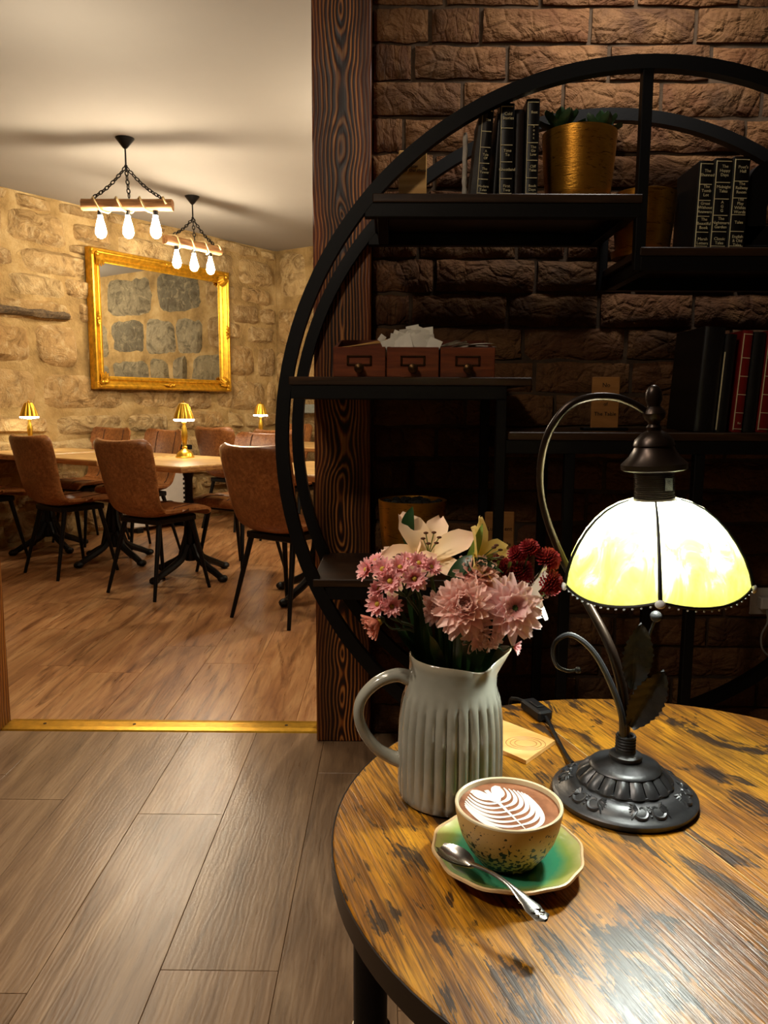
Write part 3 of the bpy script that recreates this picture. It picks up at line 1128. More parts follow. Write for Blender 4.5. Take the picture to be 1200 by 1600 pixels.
# ---- leather bucket chairs (facing +Y)
def make_chair():
    t = thing('dining_chair', 'x', 'chair', (0, 0, 0), 0, 'tan leather bucket chairs in the stone room')
    P = catmull([(0, 0.232, 0.425), (0, 0.222, 0.452), (0, 0.185, 0.466), (0, 0.08, 0.458), (0, -0.04, 0.448), (0, -0.120, 0.452), (0, -0.178, 0.482), (0, -0.208, 0.545), (0, -0.228, 0.63), (0, -0.250, 0.74), (0, -0.272, 0.835), (0, -0.281, 0.868)], 3)
    n = len(P)
    ln = [0.0]
    for i in range(1, n):
        ln.append(ln[-1] + (P[i] - P[i - 1]).length)
    tot = ln[-1]
    nv = 13
    outer, inner = [], []
    for i in range(n):
        u = ln[i] / tot
        # half width along the profile: seat front, seat, waist, back
        hwid = 0.200
        if u < 0.06:
            hwid = 0.165 + 0.035 * sqrt(max(0, 1 - (1 - u / 0.06) ** 2))
        elif u < 0.40:
            hwid = 0.200 + 0.016 * smoothstep(0.06, 0.22, u) - 0.022 * smoothstep(0.26, 0.40, u)
        else:
            hwid = 0.194 + 0.030 * smoothstep(0.45, 0.92, u)
        if u > 0.95:
            hwid -= 0.045 * ((u - 0.95) / 0.05) ** 2.2
        d = (P[min(i + 1, n - 1)] - P[max(i - 1, 0)]).normalized()
        nrm = Vector((0, d.z, -d.y))      # towards the sitter's side
        if nrm.z < 0 and u < 0.3:
            nrm = -nrm
        back = smoothstep(0.34, 0.60, u)
        ro, ri = [], []
        for j in range(nv):
            v = j / (nv - 1) * 2 - 1
            lift = (abs(v) ** 2.6) * ((1 - back) * 0.022 * smoothstep(0.05, 0.3, u) + back * 0.052)
            dip = 0.012 * (1 - v * v) * back * smoothstep(0.85, 1.0, u)
            base = P[i] + Vector((v * hwid, 0, 0)) + Vector((0, lift if back > 0.5 else lift * back, lift * (1 - back))) - Vector((0, 0, dip))
            th = 0.017 * (1 - 0.55 * abs(v) ** 6)
            if i in (0, n - 1):
                th *= 0.5
            up = Vector((0, -d.z, d.y))
            if up.z < 0 and u < 0.3:
                up = -up
            if u >= 0.3 and up.y < 0 and back > 0.5:
                up = -up
            ri.append(base + up * th)
            ro.append(base - up * th)
        outer.append(ro)
        inner.append(ri)
    mb = MB()
    loop = [r + o[::-1] for r, o in zip(inner, outer)]
    loop = [r + [r[0]] for r in loop]
    mb.grid(loop)
    for k in (0, -1):
        r = loop[k][:-1]
        mb.add(r, [(j, j + 1, 2 * nv - 2 - j, 2 * nv - 1 - j) for j in range(nv - 1)])
    o = mb.build('seat_shell', 'leather', t, True, 60)
    # stitched seams on the sitter's side
    sm = MB()
    for v in (-0.45, 0.45):
        j = int(round((v + 1) / 2 * (nv - 1)))
        sm.tube([inner[i][j] + Vector((0, 0.001, 0.002)) for i in range(int(n * 0.50), n - 2)], 0.0035, 5)
        sm.tube([inner[i][j] + Vector((0, 0, 0.001)) for i in range(4, int(n * 0.36))], 0.0035, 5)
    i = int(n * 0.72)
    sm.tube([inner[i][j] + Vector((0, 0.002, 0)) for j in range(1, nv - 1)], 0.0035, 5)
    i = int(n * 0.36)
    sm.tube([inner[i][j] + Vector((0, 0.001, 0.002)) for j in range(1, nv - 1)], 0.0035, 5)
    sm.build('seam', 'thread', t)
    MB().bbox(-0.15, 0.15, -0.13, 0.16, 0.398, 0.432, 0.006).build('seat_shade_frame', 'black', t, smooth=False)  # leg mount boxed in black to stand for the shade beneath the seat
    for sx in (-1, 1):
        for (ya, yb) in ((0.13, 0.205), (-0.10, -0.20)):
            MB().tube([(sx * 0.135, ya, 0.420), (sx * 0.190, yb, 0.0)], [0.0155, 0.0095], 10).build('leg', 'black', t)
    return t


ch0 = make_chair()
CH = [
    ((-0.511, 3.781), 0, 'tan leather chair seen from behind right beside the round shelf, nearest of all'),
    ((-1.308, 4.285), 0, 'tan leather chair, back to the camera, drawn up to the lamp table below the mirror'),
    ((-2.003, 4.760), 0, 'tan leather chair with its back to the camera, second from the door jamb'),
    ((-2.740, 5.110), 0, 'tan leather chair cut off by the door jamb, only seat and legs showing'),
    ((-0.947, 4.854), 1, 'tan leather chair facing the camera, tucked between lamp table and nearest chair back'),
    ((-1.790, 5.475), 1, 'tan leather chair facing the camera in front of the white heater'),
    ((-2.290, 5.850), 1, 'tan leather chair close to the stone wall under the mirror, facing the camera'),
    ((-1.327, 6.560), 0, 'tan leather chair with plain back towards the camera behind the lamp under the mirror'),
    ((-1.050, 7.330), 1, 'tan leather chair in the far corner behind the corner table'),
    ((-0.730, 5.950), 0, 'tan leather chair with back to the camera seen through the shelf rings'),
]
for i, (p, flip, lab) in enumerate(CH):
    o = ch0 if i == 0 else copy_tree(ch0)
    o.location = (p[0], p[1], 0)
    o.rotation_euler = (0, 0, RT + (pi if flip else 0) + (0, 0.05, -0.04, 0.03, 0.06, -0.08, 0.05, 0.02, -0.05, 0.0)[i])
    o['label'] = lab


# ---- gold table lamps
def make_gold_lamp():
    t = thing('gold_table_lamp', 'x', 'lamp', (0, 0, 0), 0, 'small gold lamps on the pedestal tables')
    MB().lathe([(0.058, 0.0), (0.060, 0.006), (0.054, 0.012), (0.052, 0.024), (0.040, 0.038), (0.020, 0.052), (0.014, 0.060)], 20).build('base', 'goldlamp', t)
    MB().lathe([(0.013, 0.058), (0.018, 0.066), (0.012, 0.075), (0.015, 0.10), (0.020, 0.135), (0.019, 0.165), (0.011, 0.195), (0.010, 0.215), (0.015, 0.222), (0.009, 0.232)], 16).build('stem', 'goldlamp', t)
    MB().lathe([(0.061, 0.243), (0.056, 0.262), (0.046, 0.292), (0.036, 0.318), (0.026, 0.338), (0.010, 0.344)], 48, cap0=False, mod=lambda a, i, z: 1 + 0.05 * cos(a * 16)).build('shade', 'goldlamp', t)
    MB().lathe([(0.004, 0.344), (0.006, 0.350), (0.003, 0.356)], 8).build('finial', 'goldlamp', t)
    MB().lathe([(0.012, 0.228), (0.060, 0.231), (0.064, 0.236), (0.063, 0.242), (0.02, 0.243)], 32).build('light_ring', 'ledring', t)
    return t


gl0 = make_gold_lamp()
for i, (p, lab) in enumerate((((-1.30, 4.90), 'small gold lamp with ribbed shade on the table below the mirror'), ((-2.585, 5.56), 'small gold lamp on the table against the stone wall, nearest the door jamb'), ((-1.165, 7.0), 'small gold lamp in the far corner, beside the round shelf ring'))):
    o = gl0 if i == 0 else copy_tree(gl0)
    o.location = (p[0], p[1], 0.712)
    o['label'] = lab

# ---- white heater by the stone wall
hp = wall_pt(-1.66, 0, 0.14)
ht = thing('panel_heater', 'white panel heater with black top standing against the stone wall', 'heater', hp, RZ_W)
MB().bbox(-0.30, 0.30, -0.09, 0.09, 0.04, 0.66, 0.012).build('casing', 'white', ht, smooth=False)
MB().bbox(-0.33, 0.33, -0.10, 0.10, 0.66, 0.70, 0.006).build('top_plate', 'black', ht, smooth=False)
for sx in (-0.24, 0.24):
    MB().bbox(sx - 0.03, sx + 0.03, -0.10, 0.10, 0.0, 0.04, 0.004).build('foot', 'black', ht, smooth=False)
mb = MB()
for k in range(12):
    mb.box(0.22, 0.25, -0.0925, -0.0895, 0.12 + k * 0.04, 0.14 + k * 0.04)
    mb.box(0.262, 0.285, -0.0925, -0.0895, 0.12 + k * 0.04, 0.14 + k * 0.04)
mb.build('vent_grille', 'black', ht, smooth=False)

# ================================================================== ROUND BOOKSHELF
RX, RZ_, RR = 0.616, 0.962, 0.904
YF, YR, BT = 1.942, 2.274, 0.030
shelf = thing('round_bookshelf', 'large black circular metal bookshelf with dark boards before the brick wall', 'bookshelf', (RX, 2.1, 0))


def local(mb):
    return mb.xf(Matrix.Translation((-RX, -2.1, 0)))


for y0 in (YF, YR):
    mb = MB()
    n = 120
    vs, fs = [], []
    for i in range(n):
        a = 2 * pi * i / n
        for (r, y) in ((RR, y0), (RR, y0 + BT), (RR - 0.032, y0 + BT), (RR - 0.032, y0)):
            vs.append((RX + r * cos(a), y, RZ_ + r * sin(a)))
    for i in range(n):
        j = (i + 1) % n
        for k in range(4):
            l = (k + 1) % 4
            fs.append((i * 4 + k, i * 4 + l, j * 4 + l, j * 4 + k))
    mb.add(vs, fs)
    local(mb).build('ring', 'black', shelf, True, 30)


def chord(z):
    return sqrt(max(0, (RR - 0.03) ** 2 - (z - RZ_) ** 2))


def shelf_board(x0, x1, z, fx0, fx1):
    b = local(MB().bbox(x0, x1, YF - 0.002, YR + BT, z - 0.020, z, 0.002)).build('shelf_board', 'shelf', shelf, smooth=False)
    mb = MB()
    zb = z - 0.020
    for y in (YF, YR):
        mb.bbox(fx0, fx1, y + 0.001, y + BT - 0.001, zb - 0.034, zb - 0.0005, 0.002)
    for x in (max(fx0, x0) + 0.01, min(fx1, x1) - 0.035):
        mb.bbox(x, x + 0.028, YF + BT, YR, zb - 0.033, zb - 0.0005, 0.002)
    local(mb).build('shelf_frame', 'black', b, smooth=False)
    return b


shelf_board(-0.045, 0.602, 1.552, RX - chord(1.51), 0.600)
shelf_board(0.602, 1.36, 1.430, 0.604, RX + chord(1.40))
shelf_board(-0.252, 0.350, 1.118, RX - chord(1.09), 0.290)
shelf_board(0.296, 1.485, 0.984, 0.29, RX + chord(0.95))
shelf_board(-0.196, 0.350, 0.605, RX - chord(0.57), 0.290)
for (x, z0, z1) in ((0.590, 1.376, RZ_ + RR - 0.03), (0.265, 0.551, 1.064), (0.765, 0.075, 0.930), (0.44, 0.09, 0.930)):
    for y in (YF, YR):
        local(MB().bbox(x, x + 0.0255, y + 0.002, y + BT - 0.002, z0, z1, 0.002)).build('upright', 'black', shelf, smooth=False)
for x in (RX - 0.16, RX + 0.16):
    zb = RZ_ - sqrt(RR ** 2 - 0.16 ** 2)
    local(MB().bbox(x - 0.02, x + 0.02, YF - 0.02, YR + BT + 0.02, 0.0, zb + 0.012, 0.004)).build('foot', 'black', shelf, smooth=False)


# ---- books: origin at bottom centre of the spine, spine faces -Y
def book(label, x, y, z, w, h, d, mat, lean=0.0, lines=None, group=None, bands=True, side=None):
    t = thing('book', label, 'book', (x, y, z + (abs(sin(lean)) * w / 2)), 0, group)
    t.rotation_euler = (0, lean, 0)
    mb = MB()
    mb.bbox(-w / 2, -w / 2 + 0.003, 0.004, d, 0, h, 0.001)
    mb.bbox(w / 2 - 0.003, w / 2, 0.004, d, 0, h, 0.001)
    n = 7
    a = []
    for zz in (0, h):
        a.append([(w / 2 * sin(pi * (k / (n - 1) - 0.5)), 0.006 - 0.006 * cos(pi * (k / (n - 1) - 0.5)), zz) for k in range(n)])
    mb.grid(a)
    for r in a:
        mb.add(r, [tuple(range(n))])
    mb.build('cover', mat, t, True, 30)
    MB().box(-w / 2 + 0.0032, w / 2 - 0.0032, 0.008, d - 0.004, 0.003, h - 0.003).build('pages', 'pages', t, smooth=False)
    if bands:
        mb = MB()
        for k in (0.03, 0.19, 0.37, 0.55, 0.73, 0.96):
            mb.box(-w * 0.40, w * 0.40, -0.0012, 0.002, h * k, h * k + 0.0014)
        mb.box(-w * 0.42, -w * 0.42 + 0.0012, -0.0006, 0.003, h * 0.02, h * 0.97)
        mb.build('gilt_bands', 'gilt', t, smooth=False)
    if lines:
        for k, s_ in zip((0.86, 0.66, 0.47, 0.29, 0.09), lines):
            if s_:
                text(s_, min(0.0098, w * 0.27), (0.002, -0.0016, h * k), (pi / 2, 0, 0), 'gilt', t, 'spine_lettering', 0.0003)
    return t


ZS = 1.552
BY = 1.968
book('black gilt classic leaning beside the rough stone slab on the upper shelf', 0.2195, BY, ZS, 0.030, 0.203, 0.135, 'bookblack', 0.055, ['The', '', 'A\nTale\nOf', 'The\nTower', 'Modern\nTales'], 'books on the upper shelf')
book('thin black book squeezed behind the leaning gilt classic', 0.2520, BY + 0.012, ZS, 0.012, 0.195, 0.13, 'bookblack', 0.05, None, 'books on the upper shelf', False)
book('tall black gilt classic, middle of the upper shelf books', 0.2770, BY, ZS, 0.035, 0.214, 0.14, 'bookblack', 0.0, ['Cold\nStories', '', 'Time\nTo', 'Ghostland', 'First\nTwo'], 'books on the upper shelf')
book('dark brown unlettered book recessed between two black classics', 0.3085, BY + 0.018, ZS, 0.026, 0.206, 0.13, 'bookbrown', 0.0, None, 'books on the upper shelf', False)
book('tallest black gilt classic, beside the gold pot on the upper shelf', 0.3390, BY, ZS, 0.032, 0.224, 0.14, 'bookblack', 0.0, ['Best', 'S\no\ne\nc', 'The\nGo\nLow', 'Cliff\nTales', 'Book\nDays'], 'books on the upper shelf')
# stone slab bookend
t = thing('stone_bookend', 'grey slate slab bookend with pale rough edge on the upper shelf', 'bookend', (0.188, BY, ZS))
mb = MB()
pts = []
for i in range(9):
    r = []
    zz = 0.190 * i / 8
    for j in range(5):
        yy = 0.12 * j / 4
        r.append((0.004 + zz * 0.10 + 0.003 * noise.noise(Vector((i * 0.9, j, 1))), yy, zz + 0.006 * noise.noise(Vector((j * 1.3, i, 5)))*(i > 6)))
    pts.append(r)
back = [[(p[0] + 0.019, p[1], p[2]) for p in r] for r in pts]
mb.grid(pts)
mb.grid(back)
mb.grid([[a[0], b[0]] for a, b in zip(pts, back)])
mb.grid([[a[-1], b[-1]] for a, b in zip(pts, back)])
mb.grid([pts[-1], back[-1]])
mb.grid([pts[0], back[0]])
mb.xf(Matrix.Translation((0, 0, 0.0005)))
mb.build('slab', 'bookgrey', t, True, 40)
mb = MB()
pts = []
for i in range(13):
    zz = 0.148 * i / 12
    r = []
    for k in range(9):
        a = 2 * pi * k / 8
        rr = 0.0075 * (1 + 0.45 * noise.noise(Vector((i * 0.8, cos(a), sin(a))))) * (0.75 if i == 12 else 1)
        r.append((-0.010 + rr * cos(a) * 0.8, 0.008 + rr * sin(a), zz))
    pts.append(r)
mb.grid(pts).add(pts[-1][:8], [tuple(range(8))])
mb.build('rough_edge', 'bookedge', t, True, 60)

# right shelf books
ZR = 1.430
book('black gilt volume, first of three on the shelf right of the upright, bright gilt edge', 0.7575, 1.968, ZR, 0.036, 0.206, 0.15, 'bookblack', 0.02, ['The\nShunned', 'The\nTomb\nLot', 'Great\nWithout\nAnswers', 'The\nBeautiful\nBook', 'Marsh\nLetters'], 'books on the right shelf')
book('black gilt volume, middle of three on the shelf right of the upright', 0.7985, 1.968, ZR, 0.043, 0.212, 0.15, 'bookblack', 0.02, ['The\nHappy\nDays', 'Midnight\nTales', 'A\nG\nG', 'The\nNightmare\nGarden', 'Classic\nTales'], 'books on the right shelf')
book('black gilt volume, last of three beside the arched black ornament', 0.8420, 1.968, ZR, 0.041, 0.216, 0.15, 'bookblack', 0.02, ["Poet's\nHall", 'The\nRailway\nRoom', 'The\nPlay\nWithin\nWords', 'Tales', 'English\n& Old\nTales'], 'books on the right shelf')
# arched black ornament
t = thing('arched_ornament', 'black arched ornament at the edge of the frame on the right shelf', 'ornament', (0.95, 1.99, ZR))
outl = []
mb = MB()
op = [(-0.075, 0.0), (-0.075, 0.165), (-0.060, 0.185), (-0.02, 0.205), (0.03, 0.225), (0.075, 0.21), (0.075, 0.0), (0.0, 0.0)]
n = 24
o1, o2 = [], []
for k in range(n + 1):
    a = pi * k / n
    o1.append((-0.028 * cos(a), 0.10 + 0.028 * sin(a) * 1.2))
    o2.append((-0.075 * cos(a) * 1.0, 0.165 + 0.055 * sin(a)))
o1 = [(-0.028, 0.06)] + o1 + [(0.028, 0.06)]
o2 = [(-0.075, 0.0)] + o2 + [(0.075, 0.0)]
pf = [[(a[0], 0.0, a[1]) for a in o1], [(b[0], 0.0, b[1]) for b in o2]]
pb = [[(a[0], 0.05, a[1]) for a in o1], [(b[0], 0.05, b[1]) for b in o2]]
mb.grid(pf)
mb.grid(pb)
mb.grid([pf[0], pb[0]])
mb.grid([pf[1], pb[1]])
mb.box(-0.075, 0.075, 0.0, 0.05, 0.0, 0.06)
mb.build('arch', 'black', t, True, 40)
MB().bbox(-0.085, 0.085, -0.008, 0.058, 0.0, 0.014, 0.003).build('plinth', 'black', t, smooth=False)


# ---- gold pots
def gold_pot(label, loc, R, H, group):
    t = thing('gold_plant_pot', label, 'plant pot', loc, 0, group)
    MB().lathe([(R * 0.74, 0.0), (R * 0.96, 0.004), (R * 1.0, 0.020), (R * 0.96, 0.020), (R * 0.86, 0.009)], 40, cap1=True).build('saucer', 'goldpot', t)
    MB().lathe([(R * 0.80, 0.010), (R * 0.85, 0.020), (R * 0.87, 0.034), (R * 0.94, H * 0.55), (R * 1.0, H), (R * 0.965, H + 0.001), (R * 0.93, H - 0.015), (R * 0.91, H - 0.03)], 48, cap1=False).build('pot', 'goldpot', t)
    mb = MB().lathe([(R * 0.92, H - 0.024), (R * 0.5, H - 0.016), (0.001, H - 0.014)], 24, cap0=False, cap1=False)
    mb.build('soil', 'soil', t)
    return t


def succulent(t, H, sc, heads, seed):
    rs = random.Random(seed)
    for (hx, hy, hz, s_) in heads:
        mb = MB()
        for k in range(13):
            a = k * 2.4 + rs.random() * 0.3
            el = 0.15 + 1.0 * (k / 13)
            L = s_ * (1.0 - 0.35 * k / 13)
            d = Vector((cos(a) * cos(el), sin(a) * cos(el), sin(el)))
            sd = Vector((-sin(a), cos(a), 0))
            up = sd.cross(d) * -1
            pts = []
            for i in range(6):
                u = i / 5
                wdt = L * 0.30 * (sin(pi * (0.12 + 0.80 * u)) ** 0.8) * (1 if u < 1 else 0.25)
                r = []
                for j in range(5):
                    v = j / 2 - 1
                    r.append(Vector((hx, hy, hz)) + d * (L * u) + sd * (wdt * v) + up * (0.10 * L * (1 - v * v) * -1 + L * 0.25 * u * u + 0.06 * L * abs(v)))
                pts.append(r)
            mb.grid(pts)
            low = [[p - up * 0 - Vector((0, 0, 0.003)) for p in r] for r in pts]
            mb.grid(low)
        mb.build('leaf_rosette', 'leafgreen', t, True, 70)


p1 = gold_pot('gold pot with jade succulent on the upper shelf', (0.478, 2.085, 1.552), 0.094, 0.180, 'gold pots on the round shelf')
succulent(p1, 0.18, 1, [(-0.052, -0.02, 0.185, 0.066), (0.045, -0.03, 0.178, 0.060), (0.0, 0.03, 0.172, 0.05)], 3)
gold_pot('gold pot half hidden behind the upright on the shelf right of it', (0.660, 2.115, 1.430), 0.080, 0.165, 'gold pots on the round shelf')
p3 = gold_pot('gold pot with dark pebbles on the low shelf behind the bouquet', (0.064, 2.150, 0.605), 0.096, 0.182, 'gold pots on the round shelf')
mb = MB()
rs = random.Random(5)
for k in range(42):
    a, r = rs.random() * 6.28, 0.08 * sqrt(rs.random())
    mb.ball((r * cos(a), r * sin(a), 0.168 + rs.random() * 0.010), 0.008 + rs.random() * 0.006, 6, 4, (1, 0.8, 0.7))
tag(mb.build('pebbles', 'soil', p3), kind='stuff')

# ---- wooden signs
t = thing('wooden_sign', 'upright wooden sign whose code panel is cut off by the ring, on the upper shelf', 'sign', (0.052, 2.00, 1.552), 0, 'little wooden signs on the round shelf')
MB().bbox(-0.0345, 0.0345, 0.0, 0.008, 0.004, 0.116, 0.002).build('board', 'cardwood', t, smooth=False)
MB().bbox(-0.04, 0.04, -0.012, 0.022, 0.0, 0.006, 0.002).build('stand', 'black', t, smooth=False)
text('Scan\nFor Our Menu', 0.0100, (0.004, -0.0006, 0.074), (pi / 2, 0, 0), 'ink', t)
t = thing('wooden_sign', 'small wooden sign on a black stand behind the lamp arch', 'sign', (0.575, 2.09, 0.984), 0, 'little wooden signs on the round shelf')
MB().bbox(-0.037, 0.037, 0.0, 0.008, 0.006, 0.142, 0.002).build('board', 'signwood', t, smooth=False)
MB().bbox(-0.060, 0.060, -0.014, 0.024, 0.0, 0.008, 0.002).build('stand', 'black', t, smooth=False)
text('No', 0.016, (0, -0.0006, 0.120), (pi / 2, 0, 0), 'ink', t)
text('of', 0.014, (0, -0.0006, 0.070), (pi / 2, 0, 0), 'ink', t)
text('The Table', 0.0145, (0, -0.0006, 0.044), (pi / 2, 0, 0), 'ink', t)
t = thing('wooden_sign', 'small wooden sign standing behind the upright above the bouquet', 'sign', (0.319, 2.215, 0.605), 0, 'little wooden signs on the round shelf')
MB().bbox(-0.043, 0.043, 0.0, 0.008, 0.004, 0.140, 0.003).build('board', 'signwood', t, smooth=False)
MB().bbox(-0.050, 0.050, -0.012, 0.022, 0.0, 0.006, 0.002).build('stand', 'black', t, smooth=False)
text('Lu       ent', 0.017, (0, -0.0006, 0.090), (pi / 2, 0, 0), 'ink', t)
text('Tu      ble', 0.017, (0, -0.0006, 0.045), (pi / 2, 0, 0), 'ink', t)

# ---- albums on the long lower shelf
ZL = 0.984
book('wide black album, first of the row on the lower right shelf', 0.800, 1.985, ZL, 0.052, 0.262, 0.20, 'bookblack', 0.055, None, 'albums on the lower right shelf', False)
t = book('black album with a thin pale spine line on the lower right shelf', 0.8425, 1.985, ZL, 0.028, 0.245, 0.20, 'bookblack', 0.055, None, 'albums on the lower right shelf', False)
MB().box(-0.0135, -0.012, -0.0008, 0.004, 0.005, 0.200).build('spine_line', 'gilt', t, smooth=False)
t = book('red leather album with gilt bands on the lower right shelf', 0.8830, 1.985, ZL, 0.026, 0.254, 0.20, 'bookred', 0.055, ['', '', '', '', 'Ro'], 'albums on the lower right shelf', True)
book('black album between the two red ones', 0.9140, 1.985, ZL, 0.030, 0.250, 0.20, 'bookblack', 0.055, None, 'albums on the lower right shelf', False)
book('red leather album cut off by the edge of the frame', 0.9480, 1.985, ZL, 0.030, 0.254, 0.20, 'bookred', 0.055, ['', '', '', '', ''], 'albums on the lower right shelf', True)

# ---- card index drawers
ZM = 1.118


def drawer_box(label, x0, x1):
    w = x1 - x0
    t = thing('index_drawer', label, 'drawer', ((x0 + x1) / 2, 1.958, ZM), 0, 'wooden index drawers on the middle shelf')
    h, d, hb = 0.074, 0.225, 0.108
    MB().bbox(-w / 2, w / 2, 0, 0.012, 0.0, h, 0.0015).build('front_panel', 'drawer', t, smooth=False)
    for sx in (-1, 1):
        xa, xb = (sx * (w / 2 - 0.001), sx * (w / 2 - 0.009))
        q = [(0.010, 0.0), (d, 0.0), (d, hb), (0.010, h - 0.001)]
        vs = [(xa, y, z) for y, z in q] + [(xb, y, z) for y, z in q]
        MB().add(vs, [(0, 1, 2, 3), (7, 6, 5, 4), (0, 4, 5, 1), (1, 5, 6, 2), (2, 6, 7, 3), (3, 7, 4, 0)]).build('side_panel', 'drawer', t, smooth=False)
    MB().box(-w / 2 + 0.009, w / 2 - 0.009, d - 0.009, d, 0, hb).build('back_panel', 'drawer', t, smooth=False)
    MB().box(-w / 2 + 0.009, w / 2 - 0.009, 0.012, d - 0.009, 0.0, 0.006).build('bottom_panel', 'drawer_in', t, smooth=False)
    mb = MB()
    for (a, b, c, e) in ((-0.031, 0.031, 0.049, 0.053), (-0.031, 0.031, 0.028, 0.032), (-0.031, -0.026, 0.028, 0.053), (0.026, 0.031, 0.028, 0.053)):
        mb.bbox(a, b, -0.003, 0.001, c, e, 0.0008)
    mb.build('label_holder', 'bronze', t, smooth=False)
    k = MB().lathe([(0.004, 0.0), (0.005, 0.006), (0.010, 0.010), (0.0125, 0.016), (0.011, 0.021), (0.005, 0.024), (0.0005, 0.0245)], 14)
    k.xf(Matrix.Translation((0, 0, 0.021)) @ Matrix.Rotation(pi / 2, 4, 'X'))
    k.build('knob', 'bronze', t)
    return t


drawer_box('dark wooden index drawer holding stirring sticks, nearest the timber post', -0.1425, -0.0125)
drawer_box('middle wooden index drawer heaped with white paper sachets', -0.0090, 0.1205)
drawer_box('wooden index drawer with flat white packets, nearest the brick', 0.1245, 0.2600)


def sachet(label, c, sx, sz, rot, group, name='sugar_sachet', cat='sachet'):
    mb = MB()
    n = 5
    a, b = [], []
    for i in range(n):
        ra, rb = [], []
        for j in range(n):
            u, v = i / (n - 1) * 2 - 1, j / (n - 1) * 2 - 1
            th = 0.0022 * (1 - u * u) * (1 - v * v) + 0.0003
            ra.append((u * sx / 2, th, v * sz / 2))
            rb.append((u * sx / 2, -th, v * sz / 2))
        a.append(ra)
        b.append(rb)
    mb.grid(a).grid(b)
    o = mb.build(name, 'paper', None, True, 60, loc=c)
    o.rotation_euler = rot
    return tag(o, label, cat, group)


rs = random.Random(21)
k = 0
for row in range(3):
    for i in range(7 - row):
        x = -0.002 + 0.113 * (i + 0.5 * row + 0.2) / 6.3
        sachet('white paper sachet in the heap in the middle index drawer', (x + rs.uniform(-0.004, 0.004), 1.995 + 0.03 * row + rs.uniform(-0.008, 0.008), ZM + 0.073 + 0.014 * row + (0.010 if 1 < i < 5 else 0) + rs.uniform(-0.004, 0.004)), 0.034, 0.046, (rs.uniform(-0.5, 0.25), rs.uniform(-0.7, 0.7), rs.uniform(-0.4, 0.4)), 'sachets in the middle drawer')
rs = random.Random(8)
for i in range(9):
    sachet('flat white packet lying on top of the drawer nearest the brick', (0.145 + 0.095 * i / 8, 1.995 + rs.uniform(-0.01, 0.10), ZM + 0.077 + rs.uniform(0, 0.008)), 0.016, 0.075, (pi / 2 + rs.uniform(-0.25, 0.1), rs.uniform(-0.1, 0.1), rs.uniform(0.6, 2.2)), 'packets in the drawer nearest the brick', 'flat_packet', 'packet')
for i in range(3):
    o = MB().bbox(-0.055, 0.055, -0.003, 0.003, -0.0012, 0.0012, 0.0006).build('stirring_stick', 'cardwood', None, smooth=False, loc=(-0.075 + 0.006 * i, 2.02 + 0.012 * i, ZM + 0.083 + 0.003 * i))
    o.rotation_euler = (0, -0.12 - 0.04 * i, 0.12 * i)
    tag(o, ('wooden stirring stick lying across the drawer nearest the post', 'wooden stirring stick poking up from the drawer nearest the post', 'wooden stirring stick deepest in the drawer nearest the post')[i], 'stick', 'stirring sticks')
sachet('white paper tag at the end of the stirring sticks', (-0.022, 2.00, ZM + 0.098), 0.016, 0.018, (0.1, 0.6, 0.1), None, 'paper_tag', 'tag')

# ---- plug and cable on the brick wall
t = thing('wall_plug', 'pale plug with hanging cable low on the brick wall', 'plug', (1.165, 2.352, 0.45))
MB().bbox(-0.042, 0.042, 0.0, 0.006, -0.042, 0.042, 0.002).build('socket_plate', 'white', t, smooth=False)
MB().bbox(-0.022, 0.022, -0.030, 0.0, -0.02, 0.018, 0.004).build('plug_body', 'white', t, smooth=False)
MB().tube(catmull([(0, -0.022, -0.018), (0.004, -0.024, -0.06), (-0.012, -0.025, -0.10), (-0.006, -0.026, -0.145), (0.03, -0.03, -0.175), (0.09, -0.03, -0.18)], 6), 0.003, 6).build('cable', 'cable', t)

# ================================================================== FOREGROUND TABLE
ZT = 0.65
TC = Vector((0.2837, 0.6875))
TR = 0.335
GA = atan2(-0.3173, 0.1066)
tb = thing('round_table', 'round rustic brown table with seam across and black metal legs', 'table', (TC.x, TC.y, 0), GA)
for sg in (1, -1):
    n = 48
    poly = []
    for k in range(n + 1):
        a = pi * k / n
        poly.append((TR * cos(a), sg * max(0.0007, TR * sin(a))))
    if sg < 0:
        poly = poly[::-1]
    mb = MB()
    z0, z1, b = ZT - 0.022, ZT, 0.0012
    m = len(poly)
    cx, cy = 0.0, sg * TR * 0.45
    ins = [(x + (cx - x) * b / max(0.01, sqrt((x - cx) ** 2 + (y - cy) ** 2)), y + (cy - y) * b / max(0.01, sqrt((x - cx) ** 2 + (y - cy) ** 2))) for x, y in poly]
    vs = [(x, y, z0) for x, y in poly] + [(x, y, z1 - b) for x, y in poly] + [(x, y, z1) for x, y in ins]
    fs = [tuple(range(m))[::-1], tuple(range(2 * m, 3 * m))]
    for i in range(m):
        j = (i + 1) % m
        fs.append((i, j, m + j, m + i))
        fs.append((m + i, m + j, 2 * m + j, 2 * m + i))
    mb.add(vs, fs)
    mb.build('top_half', 'rustic', tb, smooth=False)
MB().box(-TR + 0.002, TR - 0.002, -0.00065, 0.00065, ZT - 0.02, ZT - 0.0006).build('seam_strip', 'seamline', tb, smooth=False)
mb = MB()
n = 96
vs, fs = [], []
for i in range(n):
    a = 2 * pi * i / n
    for r, z in ((TR + 0.0004, ZT - 0.0225), (TR + 0.0016, ZT - 0.0225), (TR + 0.0016, ZT - 0.0012), (TR + 0.0004, ZT - 0.0012)):
        vs.append((r * cos(a), r * sin(a), z))
for i in range(n):
    j = (i + 1) % n
    for k in range(4):
        l = (k + 1) % 4
        fs.append((i * 4 + k, i * 4 + l, j * 4 + l, j * 4 + k))
mb.add(vs, fs).build('edge_band', 'rim', tb)
la = atan2(0.03, -0.306) - GA
